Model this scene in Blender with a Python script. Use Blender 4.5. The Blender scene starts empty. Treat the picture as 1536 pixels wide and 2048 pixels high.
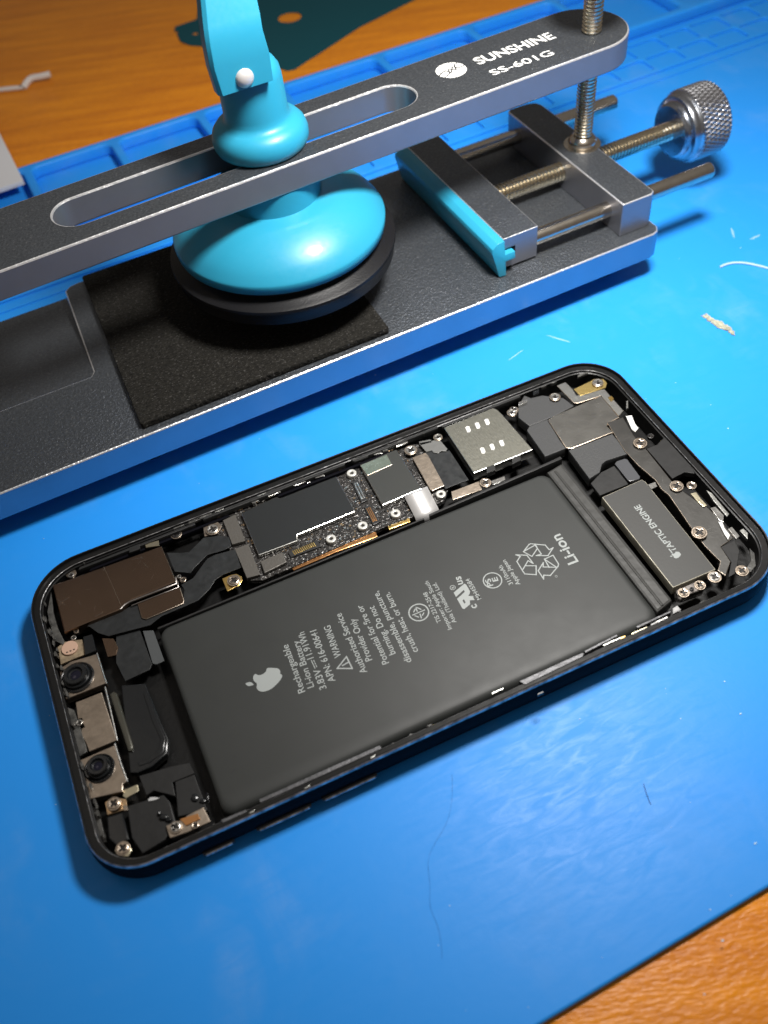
import bpy, bmesh, math, random
from mathutils import Matrix, Vector
random.seed(7)
S = bpy.context.scene
U = 0.001                                   # everything below is written in millimetres
TH = 0.041576
OX, OY = 187.3, 103.2                       # foot of the clamp frame on the mat

# ------------------------------------------------------------------ camera
Rw = [[0.9092952, -0.4075709, -0.0840723], [-0.3660255, -0.6871540, -0.6275705], [0.1980089, 0.6014194, -0.7740072]]
Cw = (37.206, -76.326, 175.440)
cam = bpy.data.cameras.new('camera'); co = bpy.data.objects.new('camera', cam); S.collection.objects.link(co)
cm = Matrix.Identity(4)
for i in range(3):
    cm[i][0] = Rw[0][i]; cm[i][1] = -Rw[1][i]; cm[i][2] = -Rw[2][i]; cm[i][3] = Cw[i] * U
co.matrix_world = cm
cam.sensor_fit = 'HORIZONTAL'; cam.sensor_width = 36.0; cam.lens = 1900 / 1536 * 36
cam.clip_start = 0.01; cam.clip_end = 20
cam.dof.use_dof = True; cam.dof.focus_distance = 0.216; cam.dof.aperture_fstop = 22
S.camera = co
S.render.resolution_x = 768; S.render.resolution_y = 1024

# ------------------------------------------------------------------ light
W = bpy.data.worlds.new('World'); S.world = W; W.use_nodes = True
nt = W.node_tree; nt.nodes.clear()
wo = nt.nodes.new('ShaderNodeOutputWorld'); bg = nt.nodes.new('ShaderNodeBackground')
tc = nt.nodes.new('ShaderNodeTexCoord'); sx = nt.nodes.new('ShaderNodeSeparateXYZ'); cr = nt.nodes.new('ShaderNodeValToRGB')
nt.links.new(tc.outputs['Generated'], sx.inputs[0]); nt.links.new(sx.outputs['Z'], cr.inputs[0])
cr.color_ramp.elements[0].position = 0.0; cr.color_ramp.elements[0].color = (0.11, 0.095, 0.08, 1)
cr.color_ramp.elements[1].position = 1.0; cr.color_ramp.elements[1].color = (0.16, 0.15, 0.14, 1)
nt.links.new(cr.outputs[0], bg.inputs[0]); bg.inputs[1].default_value = 1.12
nt.links.new(bg.outputs[0], wo.inputs[0])

def area(name, loc, target, size, power, color, shape='DISK'):
    l = bpy.data.lights.new(name, 'AREA'); l.shape = shape; l.size = size * U; l.energy = power; l.color = color
    o = bpy.data.objects.new(name, l); S.collection.objects.link(o)
    o.location = Vector(loc) * U
    d = Vector(target) - Vector(loc); o.rotation_euler = d.to_track_quat('-Z', 'Y').to_euler()
    return o
key = area('desk_lamp', (148, 58, 212), (160, 118, 0), 50, .70, (1.0, 0.97, 0.93))
key.data.spread = math.radians(140)
area('room_fill', (-500, 900, 1800), (80, 60, 0), 500, .6, (1.0, 0.86, 0.72))  # added broad fill for warm room light, no fixture is seen
S.view_settings.view_transform = 'Standard'; S.view_settings.look = 'None'
S.view_settings.gamma = 1; S.view_settings.exposure = 0

# ------------------------------------------------------------------ materials
def mat(name, col, metal=0.0, rough=0.5, bump=0.0, bscale=1.0, coat=0.0, var=0.0, vscale=0.3, rvar=0.0, spec=0.5,
        speck=0.0, spscale=2.0, stretch=None, detail=3.0, aniso=None):
    m = bpy.data.materials.new(name); m.use_nodes = True
    n = m.node_tree.nodes; l = m.node_tree.links; b = n['Principled BSDF']
    b.inputs['Base Color'].default_value = (*col, 1); b.inputs['Metallic'].default_value = metal
    b.inputs['Roughness'].default_value = rough; b.inputs['Coat Weight'].default_value = coat
    b.inputs['Specular IOR Level'].default_value = spec
    t = n.new('ShaderNodeTexCoord'); mp = n.new('ShaderNodeMapping'); l.new(t.outputs['Object'], mp.inputs[0])
    sc = stretch or (1, 1, 1)
    mp.inputs['Scale'].default_value = tuple(1000 * s for s in sc)
    def noise(scale, det=detail, dist=0.0, rough_=0.55):
        k = n.new('ShaderNodeTexNoise'); k.inputs['Scale'].default_value = scale; k.inputs['Detail'].default_value = det
        k.inputs['Roughness'].default_value = rough_; k.inputs['Distortion'].default_value = dist
        l.new(mp.outputs[0], k.inputs['Vector']); return k
    def ramp(src, a, b_, v0, v1):
        r = n.new('ShaderNodeMapRange'); r.inputs['From Min'].default_value = a; r.inputs['From Max'].default_value = b_
        r.inputs['To Min'].default_value = v0; r.inputs['To Max'].default_value = v1; l.new(src, r.inputs['Value']); return r.outputs[0]
    colsock = None
    if var:
        k = noise(vscale, 5)
        v = ramp(k.outputs['Fac'], .3, .7, 1 - var, 1 + var)
        mx = n.new('ShaderNodeVectorMath'); mx.operation = 'SCALE'; mx.inputs[0].default_value = col
        l.new(v, mx.inputs['Scale']); colsock = mx.outputs[0]
    if speck:
        k = noise(spscale, 2)
        v = ramp(k.outputs['Fac'], .6, .75, 0, speck)
        mx = n.new('ShaderNodeMix'); mx.data_type = 'RGBA'; l.new(v, mx.inputs['Factor'])
        if colsock: l.new(colsock, mx.inputs['A'])
        else: mx.inputs['A'].default_value = (*col, 1)
        mx.inputs['B'].default_value = (.75, .73, .7, 1); colsock = mx.outputs['Result']
    if colsock: l.new(colsock, b.inputs['Base Color'])
    if rvar:
        k = noise(vscale * 1.7, 4, 0.4)
        l.new(ramp(k.outputs['Fac'], .3, .7, max(.02, rough - rvar), min(1, rough + rvar)), b.inputs['Roughness'])
    if bump:
        k = noise(bscale, 2)
        bp = n.new('ShaderNodeBump'); bp.inputs['Strength'].default_value = bump; bp.inputs['Distance'].default_value = 0.0003
        l.new(k.outputs['Fac'], bp.inputs['Height']); l.new(bp.outputs[0], b.inputs['Normal'])
    return m

M = {}
def D(name, *a, **k): M[name] = mat(name, *a, **k)
D('anodised', (.12, .132, .148), .85, .42, bump=.8, bscale=1.7, var=.22, vscale=1.6, detail=4, speck=.15, spscale=1.5)  # pale specks paint the sparkle of the grain into the colour
D('anodised_side', (.23, .235, .265), .7, .38, bump=.03, bscale=1, var=.04, vscale=.15)
D('plate_side', (.27, .30, .36), .92, .24, bump=.03, bscale=1, var=.05, vscale=.1)
D('chamfer', (.85, .85, .86), .8, .35, bump=.6, bscale=1.2)  # cut metal, whitened to carry the highlight along the bevels
D('steel_rod', (.62, .56, .48), 1, .22, bump=.08, bscale=1.2, var=.1, vscale=.4)
D('thread', (.70, .62, .48), 1, .2)
D('knurl', (.42, .42, .44), 1, .36)
D('knob_steel', (.45, .47, .51), 1, .24, bump=.06, bscale=.4, rvar=.05, vscale=.3)
D('cyan', (.022, .27, .42), 0, .38, bump=.05, bscale=.5, coat=.04, rvar=.05, vscale=.6, spec=.4)
D('rubber', (.007, .007, .008), 0, .42, bump=.15, bscale=2, spec=.25)
D('foam', (.010, .0092, .0075), 0, .9, bump=2.2, bscale=1.1, var=.7, vscale=.9, spec=.2, stretch=(1, 2.0, 1), speck=.10, spscale=1.5)
D('pin', (.55, .53, .52), .3, .35)
D('print_white', (.62, .62, .60), 0, .5)
D('print_gray', (.27, .29, .285), 0, .5)
D('print_dark', (.01, .01, .01), 0, .5)
D('frame_black', (.004, .004, .006), 0, .5, bump=.02, bscale=1, spec=.03)
D('seat_black', (.007, .007, .007), 0, .3, bump=.08, bscale=.5, spec=.35)
D('edge_bright', (.42, .42, .43), .85, .35, bump=.5, bscale=1.4, var=.8, vscale=.5)
D('floor_black', (.004, .004, .004), 0, .4, bump=.2, bscale=.8, spec=.3)
D('battery', (.0245, .0262, .0250), 0, .49, bump=.015, bscale=.1, var=.05, vscale=.12, rvar=.02, spec=.36)
D('battery_tape', (.042, .042, .04), 0, .42, bump=.5, bscale=.25, spec=.4, rvar=.08)
D('mirror_brown', (.25, .17, .12), 1, .22, bump=.03, bscale=.15, var=.06, vscale=.15)  # brown of the surroundings mirrored in the shield, put into the base colour
D('steel_tan', (.40, .335, .27), 1, .38, bump=.15, bscale=1.2, var=.15, vscale=.5)
D('steel_light', (.7, .69, .66), 1, .25, bump=.2, bscale=.9)
D('steel_gray', (.36, .36, .34), 1, .38, bump=.15, bscale=2)
D('steel', (.62, .6, .56), 1, .3); D('steel_warm', (.5, .42, .34), 1, .3)
D('standoff', (.6, .59, .55), .5, .4); D('dark', (.015, .013, .012), 0, .4)
D('chrome_dark', (.36, .33, .31), 1, .25, bump=.1, bscale=.8)
D('chrome_white', (.8, .8, .78), .3, .3)
D('chrome', (.97, .96, .95), .75, .38)
D('flex_black', (.016, .0175, .0185), 0, .42, bump=.15, bscale=.4, rvar=.1, spec=.38, var=.2, vscale=.4)
D('flex_gray', (.14, .14, .135), .3, .45, bump=.2, bscale=.8)
D('black_gloss', (.009, .010, .011), 0, .24, bump=.12, bscale=.3, spec=.45)
D('matte_black', (.015, .015, .015), 0, .5, bump=.12, bscale=.8, spec=.32, var=.2, vscale=.4)
D('text_black', (.045, .046, .047), 0, .5, bump=.25, bscale=2.6, spec=.35)
D('plate_finger', (.15, .146, .135), .9, .40, bump=.06, bscale=1.5, var=.06, vscale=.2, rvar=.03, detail=7)
D('plate_scratch', (.15, .147, .14), .95, .32, bump=.04, bscale=1.5, var=.04, vscale=.15, rvar=.02, detail=7)
D('engine_gray', (.052, .052, .050), .2, .45, bump=.05, bscale=2, spec=.35)
D('engine_side', (.50, .47, .38), .5, .45, bump=.3, bscale=.5, var=.3)
D('reader_gray', (.22, .217, .185), .9, .42, bump=.2, bscale=3, var=.10, vscale=2.5, stretch=(1, .3, 1))
D('shield_dark', (.024, .026, .027), .4, .42, bump=.03, bscale=1, spec=.35)
D('shield_gray', (.055, .057, .054), .5, .4, bump=.03, bscale=1)
D('shield_glare', (.26, .31, .26), .7, .25, bump=.2, bscale=.7, var=.2)  # pale green of a reflection painted into the shield colour
D('shield_edge', (.7, .7, .66), 1, .25)
D('module_gray', (.10, .093, .083), .4, .45, bump=.2, bscale=2.5)
D('pcb', (.04, .037, .035), .3, .25, bump=1.0, bscale=1.3, speck=.6, spscale=1.5, var=.3, vscale=.8)  # light specks paint in the board's white sparkles
D('conn_dark', (.03, .03, .03), .2, .35)
D('copper', (.62, .30, .12), 1, .3, bump=.2, bscale=.6)
D('gold', (.85, .58, .2), 1, .28, bump=.2, bscale=.8)
D('gold_dark', (.45, .33, .12), .8, .35, bump=.3, bscale=.8)
D('brass', (.6, .42, .25), 1, .3, bump=.3, bscale=.8)
D('brass_pale', (.55, .5, .36), 1, .35, bump=.2, bscale=.8)
D('tan_pcb', (.26, .2, .13), .2, .45, bump=.5, bscale=1, var=.35, vscale=.9)
D('pink_disc', (.5, .33, .24), .1, .55)
D('gray_tape', (.07, .075, .078), .1, .35, bump=.2, bscale=.4)
D('gray_rough', (.06, .059, .055), 0, .4, bump=.7, bscale=.8, var=.6, vscale=.6)
D('gray_gloss', (.07, .072, .078), .1, .3)
D('olive_gloss', (.07, .068, .055), .4, .22)
D('white_tape', (.42, .42, .42), 0, .5, bump=.3, bscale=1, var=.15, vscale=.6)
D('white_rubber', (.5, .5, .49), 0, .45)
D('brace_gray', (.09, .09, .095), .4, .45, bump=.3, bscale=1.2, var=.3, vscale=.6)
D('lens_glass', (.004, .004, .008), 0, .05, coat=1)
D('lens_inner', (.02, .02, .035), .6, .12)
D('teal', (.006, .062, .080), 0, .6, bump=.1, bscale=.5, spec=.15)
D('card', (.62, .62, .64), 0, .6)
D('wire_white', (.62, .58, .55), 0, .45)
D('lint', (.36, .36, .28), 0, .8, bump=1, bscale=2, var=.4, vscale=1.5)
D('fibre', (.42, .55, .68), 0, .7)
D('hair', (.006, .07, .22), 0, .6)
D('scuff', (.2, .4, .7), 0, .7); D('dust', (.45, .65, .8), 0, .7)

def mat_mat():
    m = mat('silicone_blue', (.012, .225, .70), 0, .5, bump=0, spec=.22)
    n = m.node_tree.nodes; l = m.node_tree.links; b = n['Principled BSDF']
    t = n.new('ShaderNodeTexCoord'); mp = n.new('ShaderNodeMapping'); l.new(t.outputs['Object'], mp.inputs[0])
    mp.inputs['Scale'].default_value = (1000, 1000, 1000)
    def noise(s, det, dist, st=None, rot=0):
        q = n.new('ShaderNodeMapping'); l.new(mp.outputs[0], q.inputs[0]); q.inputs['Scale'].default_value = st or (1, 1, 1)
        q.inputs['Rotation'].default_value = (0, 0, rot)
        k = n.new('ShaderNodeTexNoise'); k.inputs['Scale'].default_value = s; k.inputs['Detail'].default_value = det
        k.inputs['Distortion'].default_value = dist; k.inputs['Roughness'].default_value = .6; l.new(q.outputs[0], k.inputs['Vector']); return k.outputs['Fac']
    def rng(x, a, b_, c, d):
        r = n.new('ShaderNodeMapRange'); l.new(x, r.inputs[0])
        for i, v in enumerate((a, b_, c, d)): r.inputs[i + 1].default_value = v
        return r.outputs[0]
    def mth(op, x, y):
        q = n.new('ShaderNodeMath'); q.operation = op
        for i, v in enumerate((x, y)):
            if isinstance(v, float): q.inputs[i].default_value = v
            else: l.new(v, q.inputs[i])
        return q.outputs[0]
    big = noise(.03, 4, .6); fine = noise(.10, 8, .8, (1, .5, 1), .9); sm = noise(.55, 6, 1.0, (.25, 1, 1), -.5)
    smear = mth('MULTIPLY', rng(big, .45, .68, 0, 1), rng(fine, .42, .7, 0, 1))
    smear = mth('MULTIPLY', smear, rng(sm, .3, .6, .5, 1))
    mx = n.new('ShaderNodeMix'); mx.data_type = 'RGBA'; l.new(mth('MULTIPLY', smear, .15), mx.inputs['Factor'])
    mx.inputs['A'].default_value = (.020, .27, .80, 1); mx.inputs['B'].default_value = (.36, .48, .66, 1)
    l.new(mx.outputs['Result'], b.inputs['Base Color'])
    l.new(mth('ADD', rng(sm, .35, .65, .38, .50), mth('MULTIPLY', smear, .08)), b.inputs['Roughness'])
    bp = n.new('ShaderNodeBump'); bp.inputs['Strength'].default_value = .05; bp.inputs['Distance'].default_value = .0004
    l.new(mth('ADD', noise(.5, 3, .4), mth('MULTIPLY', big, 1.5)), bp.inputs['Height']); l.new(bp.outputs[0], b.inputs['Normal'])
    return m
M['silicone'] = mat_mat()

def wood_mat():
    m = mat('wood_laminate', (.5, .2, .03), 0, .5); n = m.node_tree.nodes; l = m.node_tree.links; b = n['Principled BSDF']
    t = n.new('ShaderNodeTexCoord'); mp = n.new('ShaderNodeMapping'); l.new(t.outputs['Object'], mp.inputs[0])
    mp.inputs['Scale'].default_value = (1000, 1000, 1000); mp.inputs['Rotation'].default_value = (0, 0, .30)
    def noise(s, det, st, dist=0.0):
        q = n.new('ShaderNodeMapping'); l.new(mp.outputs[0], q.inputs[0]); q.inputs['Scale'].default_value = st
        k = n.new('ShaderNodeTexNoise'); k.inputs['Scale'].default_value = s; k.inputs['Detail'].default_value = det
        k.inputs['Distortion'].default_value = dist; l.new(q.outputs[0], k.inputs['Vector']); return k.outputs['Fac']
    a = noise(.22, 5, (.12, 1, 1), .3); c = noise(1.5, 3, (.35, 1, 1))
    ad = n.new('ShaderNodeMath'); ad.operation = 'MULTIPLY_ADD'; l.new(c, ad.inputs[0]); ad.inputs[1].default_value = .55; 
    l.new(a, ad.inputs[2])
    r = n.new('ShaderNodeValToRGB'); l.new(ad.outputs[0], r.inputs[0])
    e = r.color_ramp.elements; e[0].position = .45; e[0].color = (.52, .15, .008, 1); e[1].position = 1.05; e[1].color = (.78, .27, .010, 1)
    l.new(r.outputs[0], b.inputs['Base Color'])
    bp = n.new('ShaderNodeBump'); bp.inputs['Strength'].default_value = .6; bp.inputs['Distance'].default_value = .0004
    l.new(c, bp.inputs['Height']); l.new(bp.outputs[0], b.inputs['Normal'])
    b.inputs['Roughness'].default_value = .33; b.inputs['Specular IOR Level'].default_value = .25
    return m
M['wood'] = wood_mat()

# ------------------------------------------------------------------ builders (millimetres in, metres out)
def tag(o, label=None, cat=None, group=None, kind=None):
    if label: o['label'] = label
    if cat: o['category'] = cat
    if group: o['group'] = group
    if kind: o['kind'] = kind
    return o
def root(name, loc=(0, 0, 0), rz=0.0):
    o = bpy.data.objects.new(name, None); S.collection.objects.link(o); o.empty_display_size = .01
    o.location = Vector(loc) * U; o.rotation_euler = (0, 0, rz); return o
def link(name, me, mats, parent=None, loc=(0, 0, 0), rz=0.0, smooth=35, scale=True):
    if scale: me.transform(Matrix.Scale(U, 4))
    if not isinstance(mats, (list, tuple)): mats = [mats]
    me.materials.clear()
    for q in mats: me.materials.append(M[q])
    o = bpy.data.objects.new(name, me); S.collection.objects.link(o)
    o.location = Vector(loc) * U; o.rotation_euler = (0, 0, rz)
    if parent: o.parent = parent
    if smooth is not None and len(me.polygons):
        me.polygons.foreach_set('use_smooth', [True] * len(me.polygons)); me.set_sharp_from_angle(angle=math.radians(smooth))
    return o
def solid_me(loops, z0, z1, bev=0.0, bres=1):
    cu = bpy.data.curves.new('c', 'CURVE'); cu.dimensions = '2D'; cu.fill_mode = 'BOTH'
    bev = min(bev, (z1 - z0) / 2 * .98)
    cu.extrude = (z1 - z0) / 2 - bev; cu.bevel_depth = bev; cu.bevel_resolution = bres; cu.offset = -bev
    for lp in loops:
        s = cu.splines.new('POLY'); s.points.add(len(lp) - 1); s.use_cyclic_u = True
        for i, q in enumerate(lp): s.points[i].co = (q[0], q[1], 0, 1)
    o = bpy.data.objects.new('c', cu); me = bpy.data.meshes.new_from_object(o)
    bpy.data.objects.remove(o); bpy.data.curves.remove(cu)
    me.transform(Matrix.Translation((0, 0, (z0 + z1) / 2)))
    return me
def join(*mes):
    bm = bmesh.new()
    for m in mes: bm.from_mesh(m)
    r = bpy.data.meshes.new('m'); bm.to_mesh(r); bm.free(); return r
def by_normal(me, f):
    """give each face the slot f(normal) returns"""
    for p in me.polygons: p.material_index = f(p.normal)
    return me
def assign(me, f):
    ids = [f(p.normal) for p in me.polygons]
    return ids
def setids(o, ids): o.data.polygons.foreach_set('material_index', ids)
def lathe_me(prof, n=64, axis='Z', c=(0, 0, 0)):
    bm = bmesh.new(); rings = []
    for (r, z) in prof:
        if r < 1e-6: rings.append([bm.verts.new((0, 0, z))])
        else: rings.append([bm.verts.new((r * math.cos(2 * math.pi * i / n), r * math.sin(2 * math.pi * i / n), z)) for i in range(n)])
    for a, b in zip(rings, rings[1:]):
        for i in range(n):
            j = (i + 1) % n
            if len(a) == 1 and len(b) == 1: continue
            if len(a) == 1: bm.faces.new((a[0], b[j], b[i]))
            elif len(b) == 1: bm.faces.new((a[i], a[j], b[0]))
            else: bm.faces.new((a[i], a[j], b[j], b[i]))
    bmesh.ops.recalc_face_normals(bm, faces=bm.faces)
    me = bpy.data.meshes.new('m'); bm.to_mesh(me); bm.free()
    if axis == 'X': me.transform(Matrix.Rotation(math.pi / 2, 4, 'Y'))
    if axis == 'Y': me.transform(Matrix.Rotation(-math.pi / 2, 4, 'X'))
    me.transform(Matrix.Translation(c)); return me
def thread_prof(r, z0, z1, pitch=1.0, d=.45):
    p = [(0, z0), (r - d, z0)]; z = z0
    while z + pitch <= z1:
        p += [(r - d, z + .1 * pitch), (r, z + .4 * pitch), (r, z + .6 * pitch), (r - d, z + .9 * pitch)]; z += pitch
    return p + [(r - d, z1), (0, z1)]
def extrude_me(prof, b0, b1, bev=.0, shear=0.0, ref=25):
    """(a,z) profile swept along b"""
    bm = bmesh.new()
    A = [bm.verts.new((a, b0 + shear * (ref - z) , z)) for a, z in prof]; B = [bm.verts.new((a, b1, z)) for a, z in prof]
    n = len(prof)
    bm.faces.new(A); bm.faces.new(B[::-1])
    for i in range(n): bm.faces.new((A[i], B[i], B[(i + 1) % n], A[(i + 1) % n]))
    bmesh.ops.recalc_face_normals(bm, faces=bm.faces)
    if bev: bmesh.ops.bevel(bm, geom=bm.edges[:], offset=bev, segments=2, affect='EDGES', profile=.5)
    me = bpy.data.meshes.new('m'); bm.to_mesh(me); bm.free(); return me
def tube_me(pts, r, n=10, cyc=False, poly=True):
    cu = bpy.data.curves.new('c', 'CURVE'); cu.dimensions = '3D'; cu.bevel_depth = r; cu.bevel_resolution = max(1, n // 4); cu.use_fill_caps = True
    s = cu.splines.new('POLY' if poly else 'NURBS'); s.points.add(len(pts) - 1); s.use_cyclic_u = cyc
    for i, q in enumerate(pts): s.points[i].co = (*q, 1)
    if not poly: s.order_u = 4; s.use_endpoint_u = True; s.resolution_u = 8
    o = bpy.data.objects.new('c', cu); me = bpy.data.meshes.new_from_object(o)
    bpy.data.objects.remove(o); bpy.data.curves.remove(cu); return me
def stroke_me(pts, w, z, cyc=False):
    """flat line of width w through pts, a thin printed mark"""
    me = []
    q = list(pts) + ([pts[0]] if cyc else [])
    for k, (a, b) in enumerate(zip(q, q[1:])):
        dx, dy = b[0] - a[0], b[1] - a[1]; L = math.hypot(dx, dy) or 1; nx, ny = -dy / L * w / 2, dx / L * w / 2
        ex, ey = dx / L * w / 2, dy / L * w / 2
        me.append(solid_me([[(a[0] + nx - ex, a[1] + ny - ey), (a[0] - nx - ex, a[1] - ny - ey), (b[0] - nx + ex, b[1] - ny + ey), (b[0] + nx + ex, b[1] + ny + ey)]], z + .0007 * k, z + .006 + .0007 * k))
    return join(*me)
def ring(cx, cy, r, n=40, a0=0.0): return [(cx + r * math.cos(a0 + 2 * math.pi * i / n), cy + r * math.sin(a0 + 2 * math.pi * i / n)) for i in range(n)]
def text_me(s, a, b, z, bold=0.0, cap=None):
    """text whose baseline runs from a to b (mm)"""
    cu = bpy.data.curves.new('t', 'FONT'); cu.body = s; cu.size = 1; cu.offset = bold; cu.fill_mode = 'FRONT'
    o = bpy.data.objects.new('t', cu); me = bpy.data.meshes.new_from_object(o); bpy.data.objects.remove(o); bpy.data.curves.remove(cu)
    xs = [v.co.x for v in me.vertices]; x0, x1 = min(xs), max(xs)
    L = math.hypot(b[0] - a[0], b[1] - a[1]); k = L / (x1 - x0); ky = k if cap is None else cap / .73
    me.transform(Matrix.Translation((-x0, 0, 0))); me.transform(Matrix.Diagonal((k, ky, 1, 1)))
    me.transform(Matrix.Rotation(math.atan2(b[1] - a[1], b[0] - a[0]), 4, 'Z')); me.transform(Matrix.Translation((a[0], a[1], z)))
    return me
def rrect(x0, y0, x1, y1, r, n=5):
    out = []
    for cx, cy, a in ((x1 - r, y1 - r, 0), (x0 + r, y1 - r, 90), (x0 + r, y0 + r, 180), (x1 - r, y0 + r, 270)):
        for i in range(n + 1):
            t = math.radians(a + 90 * i / n); out.append((cx + r * math.cos(t), cy + r * math.sin(t)))
    return out

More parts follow.
